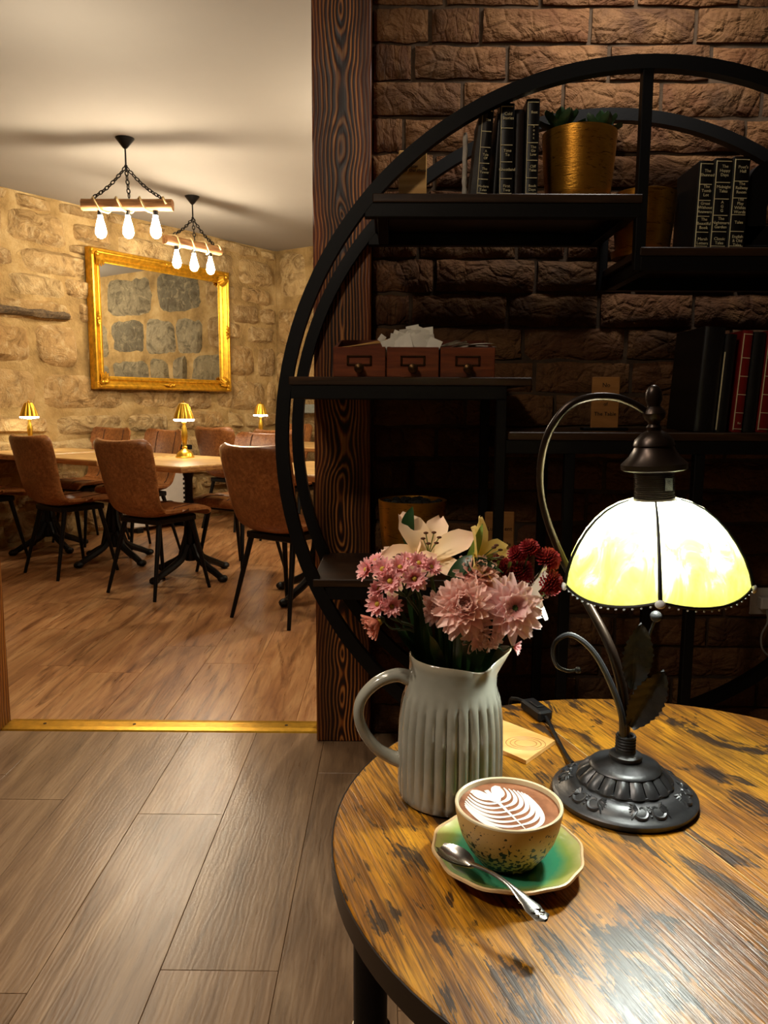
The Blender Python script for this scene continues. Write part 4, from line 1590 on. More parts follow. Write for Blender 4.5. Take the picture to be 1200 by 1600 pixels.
for k in range(4):
    a = la + k * pi / 2
    x, y = 0.302 * cos(a), 0.302 * sin(a)
    l = MB().tube([(x, y, ZT - 0.024), (x, y, 0.0)], 0.0175, 14).build('leg', 'black', tb)
    MB().lathe([(0.0185, 0), (0.021, 0.002), (0.021, 0.010), (0.0185, 0.012)], 16, (x, y, 0.405)).build('leg_collar', 'silver', l)
    MB().lathe([(0.022, 0), (0.023, 0.006), (0.018, 0.012)], 14, (x, y, 0.0)).build('foot_cap', 'black', l)
mb = MB()
for k in range(2):
    a = la + k * pi / 2
    x, y = 0.30 * cos(a), 0.30 * sin(a)
    mb.tube([(x, y, ZT - 0.034), (-x, -y, ZT - 0.034)], 0.010, 8)
mb.build('cross_brace', 'black', tb)

# ---- wooden menu card lying on the table
t = thing('wooden_card', 'pale wooden card lying flat behind the jug on the table', 'card', (0.150, 0.873, ZT))
poly = [(-0.045, -0.012), (0.0049, -0.0504), (0.0485, 0.0033), (-0.0077, 0.064), (-0.066, 0.012)]
poly = [(0.0049, -0.0504), (0.0485, 0.0033), (-0.0070, 0.0642), (-0.0500, 0.0110)]
mb = MB().prism([(x, y) for x, y in poly], 0.0004, 0.0052)
mb.build('card', 'cardwood', t, smooth=False)
mb = MB()
for k in range(3):
    r = 0.010 + 0.004 * k
    mb.tube([(0.012 + r * 1.3 * cos(2 * pi * i / 20), -0.006 + r * sin(2 * pi * i / 20), 0.0053) for i in range(20)], 0.0006, 4, closed=True)
mb.build('engraved_mark', 'signwood', t)

# ---- pitcher
JX, JY = 0.064, 0.757
jug = thing('ribbed_jug', 'grey white glazed jug with vertical ribs and loop handle holding the bouquet', 'jug', (JX, JY, ZT))
NS = 168


def jugmod(a, i, z):
    f = smoothstep(0.004, 0.012, z) * (1 - smoothstep(0.106, 0.112, z))
    c = abs(cos(a * 14)) ** 0.55
    return 1 + 0.060 * f * (c - 0.7)


jp = [(0.0495, 0.0), (0.0525, 0.003), (0.0530, 0.010), (0.0533, 0.03), (0.0530, 0.055), (0.0522, 0.08), (0.0500, 0.10), (0.0488, 0.107), (0.0476, 0.112), (0.0455, 0.120), (0.0435, 0.130), (0.0428, 0.140), (0.0432, 0.1465)]
inn = [(0.0418, 0.1475), (0.0405, 0.146), (0.0400, 0.138), (0.0420, 0.12), (0.0470, 0.09), (0.049, 0.02), (0.045, 0.008)]


def spouted(prof, seg):
    vs = []
    for (r, z) in prof:
        for k in range(seg):
            a = 2 * pi * k / seg
            rr = r * jugmod(a, 0, z) if r > 0.03 else r
            w = smoothstep(0.122, 0.148, z)
            da = (a + pi) % (2 * pi) - pi
            g = math.exp(-(da / 0.36) ** 2)
            rr += w * g * 0.0195
            zz = z + w * (g * 0.0075 - 0.0035 * (1 - cos(a)) * 0.0 - 0.006 * math.exp(-((abs(da) - 1.0) / 0.5) ** 2) + 0.003 * (1 - cos(da)) / 2)
            vs.append((rr * cos(a), rr * sin(a), zz))
    return vs


full = jp + inn
vs = spouted(full, NS)
fs = [(i * NS + k, i * NS + (k + 1) % NS, (i + 1) * NS + (k + 1) % NS, (i + 1) * NS + k) for i in range(len(full) - 1) for k in range(NS)]
fs.append(tuple(range(NS))[::-1])
fs.append(tuple((len(full) - 1) * NS + k for k in range(NS)))
mb = MB().add(vs, fs)
mb.xf(Matrix.Rotation(radians(10), 4, 'Z'))
mb.build('body', 'jug', jug, True, 60)
hpth = catmull([(-0.041, 0, 0.124), (-0.056, 0, 0.1275), (-0.075, -0.002, 0.121), (-0.090, -0.004, 0.106), (-0.0945, -0.004, 0.088), (-0.089, -0.003, 0.068), (-0.076, -0.002, 0.050), (-0.062, 0, 0.040), (-0.050, 0, 0.036)], 5)
n = len(hpth)
MB().tube(hpth, [0.0095 - 0.0018 * sin(pi * i / (n - 1)) + 0.002 * (abs(i / (n - 1) - 0.5) * 2) ** 4 for i in range(n)], 14, squash=0.72).build('handle', 'jug', jug)


# ---- flowers -----------------------------------------------------------
def frame(c, nrm):
    c, w = Vector(c), Vector(nrm).normalized()
    u = w.orthogonal().normalized()
    v = w.cross(u)
    return c, u, v, w


def add_petal(mb, c, u, v, w, ang, el0, L, wd, curl=0.4, cup=0.25, tipw=0.25, r0=0.0, nu=5, nv=3, lift=0.0):
    d = cos(ang) * u + sin(ang) * v
    s_ = -sin(ang) * u + cos(ang) * v
    pts, at = [], []
    p = c + d * r0 + w * lift
    el = el0
    for i in range(nu):
        t_ = i / (nu - 1)
        e = el + curl * t_
        dirv = d * cos(e) + w * sin(e)
        nrm = -d * sin(e) + w * cos(e)
        if i:
            p = p + dirv * (L / (nu - 1))
        prof = (sin(pi * min(1, 0.18 + 0.62 * t_)) ** 0.9) * (1 - (1 - tipw) * smoothstep(0.72, 1.0, t_))
        if i == 0:
            prof *= 0.6
        r = []
        for j in range(nv):
            q = j / (nv - 1) * 2 - 1
            r.append(p + s_ * (wd * prof * q) + nrm * (cup * wd * q * q))
            at.append(min(1.0, max(0.001, t_)))
        pts.append(r)
    mb.grid(pts, at)


def mum(parent, c, nrm, R, layers, mat, seed, centre=None, open_=0.0):
    rs = random.Random(seed)
    c, u, v, w = frame(c, nrm)
    mb = MB()
    for li in range(layers):
        f = li / max(1, layers - 1)
        npet = int(17 - 6 * f)
        L = R * (1.0 - 0.52 * f)
        el = -0.30 + (1.15 - open_) * f
        for k in range(npet):
            a = 2 * pi * (k + 0.5 * (li % 2)) / npet + rs.uniform(-0.12, 0.12)
            add_petal(mb, c, u, v, w, a, el + rs.uniform(-0.12, 0.12), L * rs.uniform(0.90, 1.06), R * 0.165 * rs.uniform(0.85, 1.15), 0.20 + 0.50 * f + rs.uniform(-0.1, 0.15), 0.45, 0.45, R * 0.05, 7, 5, R * 0.075 * li)
    if not centre:
        for k in range(16):
            add_petal(mb, c, u, v, w, k * 2.4, 1.15 + 0.02 * k, R * (0.62 - 0.012 * k), R * 0.12, 0.35, 0.5, 0.4, R * 0.04, 5, 3, R * 0.10)
    o = mb.build('petals', mat, parent, True, 80, fix=False)
    if centre:
        mb = MB().ball(c + w * R * 0.10, R * 0.20, 12, 6, (1, 1, 1))
        cc = mb.build('centre', 'yellow', parent)
        MB().ball(c + w * R * 0.20, R * 0.13, 10, 5).build('centre_disc', 'greenc', parent)
    # green calyx under the head
    MB().ball(c - w * R * 0.10, R * 0.22, 8, 5).build('calyx', 'stem', parent)
    return o


def stem_path(head, base=None, bow=0.01):
    h = Vector(head)
    b = Vector(base) if base else Vector((JX + (h.x - JX) * 0.28, JY + (h.y - JY) * 0.3, 0.700))
    m = Vector((JX + (h.x - JX) * 0.42, JY + (h.y - JY) * 0.42, 0.800))
    if h.z < 0.83:
        m = Vector((JX + (h.x - JX) * 0.45, JY + (h.y - JY) * 0.45, 0.803))
    return catmull([b, m, (m + h) / 2 + Vector((0, 0, bow)), h], 4)


def flower(name, label, group, head, cat='flower'):
    # the empty stands where the stem enters the jug
    t = thing(name, label, cat, (0, 0, 0), 0, group)
    return t


def leaf(parent, pts, wd, mat='leafdark', name='leaf', up=(0, -0.6, 0.8)):
    P = catmull(pts, 4)
    n = len(P)
    upv = Vector(up)
    g = []
    for i, p in enumerate(P):
        d = (P[min(i + 1, n - 1)] - P[max(i - 1, 0)]).normalized()
        s_ = d.cross(upv).normalized()
        nn = s_.cross(d)
        t_ = i / (n - 1)
        w_ = wd * (sin(pi * min(1, 0.06 + 0.94 * t_)) ** 0.8) + 0.0002
        g.append([p - s_ * w_ + nn * w_ * 0.25, p, p + s_ * w_ + nn * w_ * 0.25])
    return MB().grid(g).build(name, mat, parent, True, 80, fix=False)


FC = Vector((-0.05, -0.75, 0.45))
MUMS = [
    ((0.0725, 0.722, 0.8575), (-0.10, -0.85, 0.42), 0.0325, 6, 'pinkmum', 'large full pink chrysanthemum facing the camera, middle of the bouquet', False, 0.15),
    ((0.1175, 0.722, 0.8560), (0.22, -0.88, 0.40), 0.0335, 4, 'pinkmumb', 'open pink chrysanthemum with yellow green centre, towards the lamp', True, 0.65),
    ((0.0870, 0.752, 0.8800), (0.15, -0.55, 0.82), 0.0285, 5, 'pinkmum', 'pink chrysanthemum seen side on above the two large open ones', False, 0.1),
    ((0.0890, 0.727, 0.8330), (0.15, -0.80, -0.30), 0.0270, 4, 'pinkmumb', 'pale pink chrysanthemum drooping over the jug rim', False, 0.3),
    ((0.0500, 0.755, 0.8480), (-0.3, -0.7, 0.3), 0.0200, 4, 'pinkmum', 'shaded pink chrysanthemum half hidden behind the large full one', False, 0.2),
]
for i, (c, nrm, R, ly, mt, lab, cen, op_) in enumerate(MUMS):
    t = flower('chrysanthemum', lab, 'pink chrysanthemums in the jug', c)
    mum(t, c, nrm, R, ly, mt, 30 + i, cen, op_)
    w = Vector(nrm).normalized()
    MB().tube(stem_path(Vector(c) - w * R * 0.2), 0.0017, 6).build('stem', 'stem', t)

# lilies
def lily(label, c, nrm, L, mat, seed, npet=6, el=0.75, twist=0.0, wd=0.30, curl=-0.75):
    rs = random.Random(seed)
    t = flower('lily', label, 'lilies in the jug', c)
    c0, u, v, w = frame(c, nrm)
    for k in range(npet):
        mb = MB()
        add_petal(mb, c0, u, v, w, twist + 2 * pi * k / npet + rs.uniform(-0.08, 0.08), el + (0.10 if k % 2 else -0.05), L * rs.uniform(0.94, 1.05), L * wd * (1.0 if k % 2 else 0.8), curl + rs.uniform(-0.2, 0.2), 0.30, 0.30, 0.003, 8, 5)
        mb.build('petal', mat, t, True, 80, fix=False)
    for k in range(6):
        a = 2 * pi * k / 6 + 0.3
        d = cos(a) * u + sin(a) * v
        tip = c0 + w * L * 0.62 + d * L * 0.16
        s_ = MB().tube(catmull([c0 + w * 0.002, c0 + w * L * 0.3 + d * L * 0.05, tip], 3), 0.0006, 5).build('filament', 'bud', t)
        MB().ball(tip, 0.0018, 6, 4, (1.5, 0.8, 0.8)).build('anther', 'pollen', s_)
    MB().tube(stem_path(c0 - w * 0.004), 0.002, 6).build('stem', 'stem', t)
    return t


lily('blush white lily open towards the camera at the top of the bouquet', (0.0405, 0.790, 0.8915), (0.05, -0.62, 0.80), 0.052, 'lily', 2, 6, 0.70, 0.35)
lily('pale lily behind the small pink daisies, low beside the gold pot', (0.0190, 0.782, 0.8800), (-0.45, -0.55, 0.62), 0.036, 'lily', 5, 6, 0.50, 0.1)
ly = lily('yellow lily turned aside towards the lamp, top of the bouquet', (0.0850, 0.768, 0.8930), (0.72, -0.42, 0.40), 0.047, 'lilyy', 9, 6, 0.80, 0.2, 0.30, -0.6)
leaf(ly, [(0.074, 0.765, 0.868), (0.080, 0.758, 0.893), (0.087, 0.755, 0.915), (0.092, 0.757, 0.934)], 0.0050, 'bud', 'green_sepal')
leaf(ly, [(0.058, 0.758, 0.868), (0.074, 0.748, 0.888), (0.090, 0.745, 0.898), (0.113, 0.748, 0.886)], 0.0055)
leaf(ly, [(0.060, 0.762, 0.850), (0.063, 0.752, 0.876), (0.073, 0.750, 0.895), (0.082, 0.752, 0.903)], 0.0075)
leaf(ly, [(0.060, 0.762, 0.840), (0.070, 0.750, 0.866), (0.080, 0.747, 0.880)], 0.008)
l0 = lily('half hidden white lily at the lamp side edge of the bouquet', (0.1380, 0.772, 0.8640), (0.95, -0.25, -0.05), 0.036, 'whitep', 12, 5, 0.85, 0.2, 0.34, -0.5)
leaf(l0, [(0.02, 0.80, 0.90), (0.019, 0.80, 0.925), (0.024, 0.80, 0.945)], 0.007)


# small daisies in sprays
def daisy(parent, c, nrm, R, mat, seed, npet=13, layers=2, el=0.30):
    rs = random.Random(seed)
    c0, u, v, w = frame(c, nrm)
    mb = MB()
    for li in range(layers):
        for k in range(npet):
            a = 2 * pi * (k + 0.5 * li) / npet + rs.uniform(-0.1, 0.1)
            add_petal(mb, c0, u, v, w, a, el + 0.35 * li + rs.uniform(-0.1, 0.1), R * (1 - 0.2 * li), R * 0.19, 0.1, 0.4, 0.45, R * 0.06, 4, 3)
    h = mb.build('flower_head', mat, parent, True, 80, fix=False)
    MB().ball(c0 + w * R * 0.12, R * 0.22, 8, 5).build('centre', 'yellow', h)
    MB().ball(c0 - w * R * 0.08, R * 0.20, 7, 4).build('calyx', 'stem', h)
    return c0 - w * R * 0.15


def spray(label, heads, mat, hub, group, R0, seed, npet=13, layers=2, el=0.3):
    t = flower('daisy_spray', label, group, hub)
    rs = random.Random(seed)
    MB().tube(stem_path(hub), 0.0016, 6).build('stem', 'stem', t)
    for i, (c, nrm, s_) in enumerate(heads):
        q = daisy(t, c, nrm, R0 * s_, mat, seed * 50 + i, npet, layers, el)
        h = Vector(hub)
        MB().tube(catmull([h, (h + q) / 2 + Vector((0, 0, -0.004)), q], 4), 0.0009, 5).build('twig', 'stem', t)
    return t


PK = [((-0.0215, 0.744, 0.8890), (-0.75, -0.5, 0.35), 1), ((-0.0060, 0.738, 0.8905), (-0.3, -0.65, 0.6), 1.05), ((0.0105, 0.742, 0.8915), (0.0, -0.6, 0.7), 1), ((0.0290, 0.748, 0.8945), (0.1, -0.6, 0.7), 1), ((0.0010, 0.730, 0.8810), (-0.1, -0.85, 0.35), 1.1), ((0.0240, 0.732, 0.8830), (0.1, -0.9, 0.3), 1.05), ((0.0405, 0.745, 0.8915), (0.4, -0.6, 0.6), 0.9), ((-0.0130, 0.752, 0.8960), (-0.5, -0.3, 0.8), 0.8), ((0.0175, 0.752, 0.8965), (0.1, -0.3, 0.9), 0.9)]
spray('spray of small rose pink daisies at the upper side of the bouquet', PK, 'pinkdaisy', (0.018, 0.752, 0.860), 'pink daisy sprays', 0.0125, 3)
PK2 = [((-0.0105, 0.738, 0.8560), (-0.45, -0.75, 0.35), 1.05), ((0.0020, 0.732, 0.8555), (0.25, -0.85, 0.3), 0.95), ((-0.0090, 0.744, 0.8690), (-0.5, -0.4, 0.7), 1.0)]
spray('spray of three small pink daisies below the upper spray', PK2, 'pinkdaisy', (0.012, 0.750, 0.835), 'pink daisy sprays', 0.0125, 4)
PK3 = [((-0.0085, 0.737, 0.8400), (-0.80, -0.40, -0.35), 1.55)]
spray('single coral pink daisy drooping on the handle side of the jug', PK3, 'coral', (0.010, 0.748, 0.828), 'pink daisy sprays', 0.0125, 5, 15, 2, 0.75)
PK4 = [((0.1215, 0.732, 0.8165), (0.85, -0.35, -0.15), 1.0)]
spray('tiny pink daisy bud low over the jug spout', PK4, 'pinkdaisy', (0.108, 0.742, 0.812), 'pink daisy sprays', 0.0095, 6, 12, 3, 0.7)


# burgundy pompons
def pompon(parent, c, nrm, R, seed):
    rs = random.Random(seed)
    c0, u, v, w = frame(c, nrm)
    mb = MB()
    n = 110
    for k in range(n):
        f = (k + 0.5) / n
        th = math.acos(1 - 1.25 * f)
        ph = k * 2.39996
        d = sin(th) * (cos(ph) * u + sin(ph) * v) + cos(th) * w
        base = c0 + R * 0.45 * d * Vector((1, 1, 1)).x
        s_ = d.orthogonal().normalized()
        q = d.cross(s_)
        ln = R * (0.52 + 0.1 * rs.random()) * (0.75 + 0.25 * abs(sin(th)))
        wv = R * 0.12
        tip = base + d * ln
        mb.add([base - s_ * wv, base + s_ * wv, base + q * wv, tip + s_ * wv * 0.9, tip - s_ * wv * 0.9, tip - q * wv * 0.6 + d * wv * 0.6], [(0, 1, 3, 4), (1, 2, 3), (2, 0, 4), (3, 5, 4)], [0.05, 0.05, 0.05, 0.9, 0.9, 1.0])
    mb.ball(c0 + w * R * 0.1, R * 0.5, 8, 5)
    h = mb.build('flower_head', 'redpom', parent, True, 60, fix=False)
    MB().ball(c0 - w * R * 0.22, R * 0.30, 8, 5).build('calyx', 'stem', h)
    return c0 - w * R * 0.4


t = flower('pompon_spray', 'spray of burgundy button flowers on thin stems reaching towards the lamp', 'burgundy sprays', None)
RED = [((0.1400, 0.762, 0.9085), (0.15, -0.4, 0.9), 0.0098), ((0.1285, 0.765, 0.9010), (-0.1, -0.4, 0.9), 0.0100), ((0.1585, 0.762, 0.8970), (0.35, -0.5, 0.8), 0.0125), ((0.1605, 0.755, 0.8750), (0.55, -0.75, 0.25), 0.0125), ((0.1500, 0.770, 0.8680), (0.6, -0.6, 0.3), 0.0100)]
hub = Vector((0.122, 0.768, 0.846))
MB().tube(stem_path(hub), 0.0015, 6).build('stem', 'stem', t)
for i, (c, nrm, R) in enumerate(RED):
    q = pompon(t, c, nrm, R, 70 + i)
    MB().tube(catmull([hub, (hub + q) / 2 + Vector((0.002, 0, -0.004)), q], 4), 0.0009, 5).build('twig', 'stem', t)
t = flower('pompon_spray', 'darker spray of burgundy button flowers tucked behind the open pink chrysanthemum', 'burgundy sprays', None)
RED2 = [((0.1340, 0.772, 0.8830), (0.1, -0.6, 0.6), 0.0120), ((0.1180, 0.775, 0.8840), (-0.1, -0.6, 0.6), 0.0120), ((0.1060, 0.780, 0.8890), (-0.2, -0.5, 0.7), 0.0105), ((0.1400, 0.780, 0.8620), (0.3, -0.7, 0.2), 0.0095)]
hub = Vector((0.108, 0.772, 0.846))
MB().tube(stem_path(hub), 0.0015, 6).build('stem', 'stem', t)
for i, (c, nrm, R) in enumerate(RED2):
    q = pompon(t, c, nrm, R, 90 + i)
    MB().tube(catmull([hub, (hub + q) / 2, q], 4), 0.0009, 5).build('twig', 'stem', t)
for k, (x, z) in enumerate(((0.1215, 0.897), (0.1090, 0.897))):
    leaf(t, [(x - 0.002, 0.768, z - 0.016), (x, 0.766, z - 0.006), (x + 0.003, 0.765, z)], 0.0016, 'bud', 'narrow_bud')
# greenery filling the throat of the jug
t = flower('bouquet_greenery', 'dark green leaves filling the jug mouth under the flowers', None, None, 'foliage')
rs = random.Random(77)
for k in range(34):
    a = rs.uniform(0, 6.28)
    r1 = rs.uniform(0.008, 0.040)
    x0, y0 = JX + 0.024 * cos(a), JY + 0.024 * sin(a)
    x1, y1 = JX + (0.024 + r1) * cos(a), JY + (0.024 + r1 * 0.7) * sin(a)
    zt = rs.uniform(0.825, 0.868)
    leaf(t, [(x0, y0, 0.755), (x0 + (x1 - x0) * 0.3, y0 + (y1 - y0) * 0.3, 0.797), (x0 + (x1 - x0) * 0.7, y0 + (y1 - y0) * 0.7, (0.80 + zt) / 2), (x1, y1, zt)], rs.uniform(0.003, 0.0075), 'leafdark')

# ---- cup of latte on a saucer
CX, CY = 0.105, 0.632
sc = thing('saucer', 'green glazed saucer with wavy sandy rim under the cup', 'saucer', (CX, CY, ZT))


def sm(a, i, z):
    return 1 + 0.013 * sin(a * 12 + 0.6) * (i >= 5) + 0.010 * sin(a * 5) * (i >= 5)


MB().lathe([(0.026, 0.0), (0.027, 0.003), (0.035, 0.004), (0.050, 0.0065), (0.062, 0.0125), (0.0655, 0.0155)], 72, cap1=False, mod=sm).build('underside', 'saucerrim', sc)
MB().lathe([(0.001, 0.0062), (0.026, 0.0062), (0.030, 0.0066), (0.034, 0.0068), (0.049, 0.0093), (0.0605, 0.0150), (0.0635, 0.0168)], 72, cap0=False, cap1=False, mod=sm).build('dish', 'saucer', sc)
MB().lathe([(0.0625, 0.0160), (0.0640, 0.0175), (0.0658, 0.0172), (0.0662, 0.0152)], 72, cap0=False, cap1=False, mod=lambda a, i, z: sm(a, 9, z)).build('rim', 'saucerrim', sc)

cp = thing('coffee_cup', 'speckled sand coloured cup of latte with leaf pattern in the foam', 'cup', (CX, CY, ZT + 0.0064))
cp.scale = (1, 1, 0.94)
cprof = [(0.0240, 0.0), (0.0265, 0.0015), (0.0285, 0.005), (0.0350, 0.014), (0.0405, 0.025), (0.0440, 0.037), (0.0460, 0.048), (0.0466, 0.0535)]
MB().lathe(cprof, 64, cap1=False).build('bowl', 'cup', cp)
MB().lathe([(0.0466, 0.0532), (0.0464, 0.0550), (0.0452, 0.0557), (0.0438, 0.0548), (0.0432, 0.0500), (0.0428, 0.046)], 64, cap0=False, cap1=False).build('rim', 'cuprim', cp)
CZ = 0.0505
MB().lathe([(0.0431, CZ), (0.041, CZ - 0.0002), (0.001, CZ)], 48, cap0=False, cap1=False).build('latte_surface', 'coffee', cp)
# rosetta: spine from heart (up-left) to tip (front-right)
fo = MB()
tipp, top = Vector((0.010, -0.0400)), Vector((-0.016, 0.028))
ax = (top - tipp)
Ls = ax.length
ax.normalize()
px = Vector((ax.y, -ax.x))


def ribbon(path, wid, z):
    g = []
    n = len(path)
    for i, p in enumerate(path):
        d = path[min(i + 1, n - 1)] - path[max(i - 1, 0)]
        d = d.normalized() if d.length > 0 else Vector((1, 0))
        s_ = Vector((-d.y, d.x))
        w_ = wid(i / (n - 1))
        g.append([(p.x - s_.x * w_, p.y - s_.y * w_, z), (p.x, p.y, z + 0.0004), (p.x + s_.x * w_, p.y + s_.y * w_, z)])
    fo.grid(g)


for sg in (-1, 1):
    NB = 8
    for k in range(NB):
        f = k / (NB - 1)
        u0 = Ls * (0.05 + 0.74 * f)
        reach = 0.0305 * (1 - 0.55 * f ** 1.6)
        path = []
        for i in range(15):
            q = i / 14
            # leaves the spine sideways and curls up towards the heart
            vv = reach * sin(q * pi * 0.52) ** 0.85
            uu = u0 + (Ls * 0.06 + (Ls * 0.62) * (1 - f * 0.72)) * (1 - cos(q * pi * 0.5)) ** 1.15
            r = tipp + ax * uu + px * (sg * vv)
            if r.length > 0.0395:
                r = r * (0.0395 / r.length)
            path.append(r)
        ribbon(path, lambda q: 0.0021 * (0.50 + 0.75 * sin(pi * min(1, q * 0.95))) * (1 - 0.50 * q), CZ + 0.0003)
ribbon([tipp + ax * (Ls * i / 12) for i in range(13)], lambda q: 0.0004 + 0.0018 * q, CZ + 0.0004)
for sg in (-1, 1):
    path = [tipp + ax * (Ls * (0.72 + 0.30 * sin(q * pi * 0.62))) + px * sg * (0.0125 * sin(q * pi * 0.5 + 0.05)) for q in [i / 10 for i in range(11)]]
    ribbon(path, lambda q: 0.0046 * (0.5 + 0.6 * sin(pi * q)), CZ + 0.0004)
fo.build('foam_leaf', 'foam', cp, True, 60, fix=False)

# ---- teaspoon resting on the saucer
sp = thing('teaspoon', 'ornate silver teaspoon lying across the saucer', 'spoon', (0, 0, 0))
tipv, endv = Vector((0.0450, 0.6190, 0.6760)), Vector((0.1165, 0.5215, 0.6745))
dv = (endv - tipv)
Ltot = dv.length
dv.normalize()
sv = dv.cross(Vector((0, 0, 1))).normalized()
pts = []
for i in range(19):
    u = i / 18
    wd = 0.0135 * (sin(pi * min(1.0, 0.06 + 0.94 * u)) ** 0.62) * (1 - 0.30 * u)
    r = []
    for j in range(9):
        v = j / 4 - 1
        z = -0.0062 * (1 - v * v) * (sin(pi * (0.1 + 0.85 * u)) ** 0.8) + 0.003 * u
        r.append(tipv + dv * (0.043 * u) + sv * (wd * v) + Vector((0, 0, z)))
    pts.append(r)
mb = MB().grid(pts).grid([[p - Vector((0, 0, 0.0010)) for p in r] for r in pts])
mb.build('spoon_bowl', 'silver', sp, True, 70, fix=False)
pts = []
for i in range(25):
    u = i / 24
    s_ = 0.041 + (Ltot - 0.041) * u
    wd = 0.0022 + 0.0012 * (1 - smoothstep(0, 0.2, u)) + 0.0050 * smoothstep(0.45, 0.92, u) + (0.0006 * sin(u * 40) if u > 0.7 else 0)
    wd *= 1.0 if u < 0.94 else sqrt(max(0.02, 1 - ((u - 0.94) / 0.062) ** 2))
    z = 0.0035 + 0.0060 * sin(pi * min(1, u * 1.1)) - 0.002 * u
    c = tipv + dv * s_ + Vector((0, 0, z))
    r = []
    for k in range(9):
        a = 2 * pi * k / 8
        r.append(c + sv * (wd * cos(a)) + Vector((0, 0, 0.0013 * sin(a))))
    pts.append(r)
MB().grid(pts).build('handle', 'silver', sp, True, 60)
mb = MB()
for k in range(5):
    s_ = Ltot * (0.80 + 0.035 * k)
    for sg in (-1, 1):
        c = tipv + dv * s_ + Vector((0, 0, 0.0038))
        mb.tube([c, c + sv * sg * 0.003 + dv * 0.003, c + sv * sg * 0.005 + dv * 0.001], [0.0006, 0.0007, 0.0003], 5)
mb.build('chased_pattern', 'silver', sp)

# silver spoon just entering at the edge of the table
t = thing('spoon_tip', 'silver handle tip just showing at the corner of the table', 'cutlery', (0.262, 0.462, ZT))
MB().tube([(0, 0, 0.0045), (0.03, -0.006, 0.0045), (0.10, -0.02, 0.0045)], [0.003, 0.0045, 0.004], 10, squash=0.6).build('handle', 'silver', t)

# ================================================================== ART GLASS LAMP
LX, LY = 0.243, 0.752
lp = thing('table_lamp', 'dark metal table lamp with arched stem and yellow glass petal shade', 'lamp', (LX, LY, ZT))
# base
base = MB().lathe([(0.0690, 0.0), (0.0720, 0.003), (0.0725, 0.007), (0.0700, 0.0095), (0.0660, 0.0105), (0.0640, 0.0130), (0.0560, 0.0180), (0.0510, 0.0195), (0.0490, 0.0190), (0.0475, 0.0195), (0.0465, 0.0225)], 64, cap1=True).build('base', 'lampmetal', lp)
mb = MB()
# gadrooned ring: padded segments
for k in range(18):
    a0 = 2 * pi * k / 18
    pts = []
    for i in range(6):
        a = a0 + 2 * pi / 18 * (0.04 + 0.92 * i / 5)
        bul = sin(pi * i / 5)
        r = []
        for j in range(5):
            q = j / 4
            rr = 0.0465 - 0.0125 * q + 0.0042 * bul * sin(pi * (0.15 + 0.75 * q))
            r.append((rr * cos(a), rr * sin(a), 0.0215 + 0.0130 * q))
        pts.append(r)
    mb.grid(pts)
mb.build('gadroon_band', 'lampmetal', lp, True, 60)
MB().lathe([(0.0345, 0.0335), (0.0360, 0.0350), (0.0350, 0.0365), (0.0300, 0.0385), (0.0200, 0.0410), (0.0155, 0.0425), (0.0165, 0.0440), (0.0165, 0.0475), (0.0145, 0.0490), (0.0100, 0.0495), (0.0095, 0.0540), (0.0080, 0.0560)], 40).build('dome', 'lampmetal', lp)
# acanthus relief on the skirt
for g in range(6):
    mb = MB()
    ac = 2 * pi * g / 6 - pi / 2 + 0.12

    def sk(da, r):
        zz = 0.0105 + (0.0660 - r) / (0.0660 - 0.0510) * 0.0090
        return Vector((r * cos(ac + da), r * sin(ac + da), zz + 0.0006))
    for sg in (-1, 1):
        # scroll
        path = []
        for i in range(16):
            q = i / 15
            an = 0.4 + q * 5.0
            rr = 0.0080 * (1 - 0.70 * q)
            path.append(sk(sg * (0.13 + rr * cos(an) / 0.058), 0.0580 + rr * sin(an)))
        mb.tube(path, [0.0022 - 0.0009 * i / 15 for i in range(16)], 6)
        for i in range(6):
            q = i / 5
            st = sk(sg * 0.19, 0.0565)
            en = sk(sg * (0.36 - 0.10 * abs(q - 0.45)), 0.0515 + 0.0140 * q)
            mb.tube([st, (st + en) / 2 + Vector((0, 0, 0.0012)), en], [0.0009, 0.0020, 0.0006], 5)
    for (da, r, s_) in ((0, 0.0590, 0.0022), (0.045, 0.0560, 0.0016), (-0.045, 0.0560, 0.0016), (0, 0.0630, 0.0016), (0, 0.0545, 0.0018)):
        mb.ball(sk(da, r), s_, 7, 4)
    mb.build('acanthus_relief', 'lampmetal', lp)
# wire binding
mb = MB()
for k in range(5):
    mb.tube([(0.0088 * cos(2 * pi * i / 20) - 0.0006, 0.0088 * sin(2 * pi * i / 20), 0.0545 + 0.0030 * k) for i in range(20)], 0.0016, 6, closed=True)
mb.build('wire_binding', 'lampmetal', lp)


def L3(x, z, dy=0.0):
    return Vector((x - LX, dy, z - ZT))


st = catmull([L3(0.2415, 0.700), L3(0.2410, 0.716), L3(0.2365, 0.765), L3(0.2205, 0.815), L3(0.2020, 0.853), L3(0.1800, 0.890), L3(0.1590, 0.940), L3(0.1507, 0.984), L3(0.1538, 1.0215), L3(0.1694, 1.0475), L3(0.1905, 1.0575), L3(0.2150, 1.0580), L3(0.2350, 1.0510), L3(0.2500, 1.0415)], 7)
# behind the shade the stem swings away from the camera
n = len(st)
for i, p in enumerate(st):
    z = p.z + ZT
    st[i] = p + Vector((0, 0.030 * smoothstep(0.80, 0.86, z) * (1 - smoothstep(0.95, 1.05, z)), 0))
MB().tube(st, [0.0058 - 0.0020 * smoothstep(0, 0.5, i / (n - 1)) for i in range(n)], 12).build('arched_stem', 'lampbronze', lp)
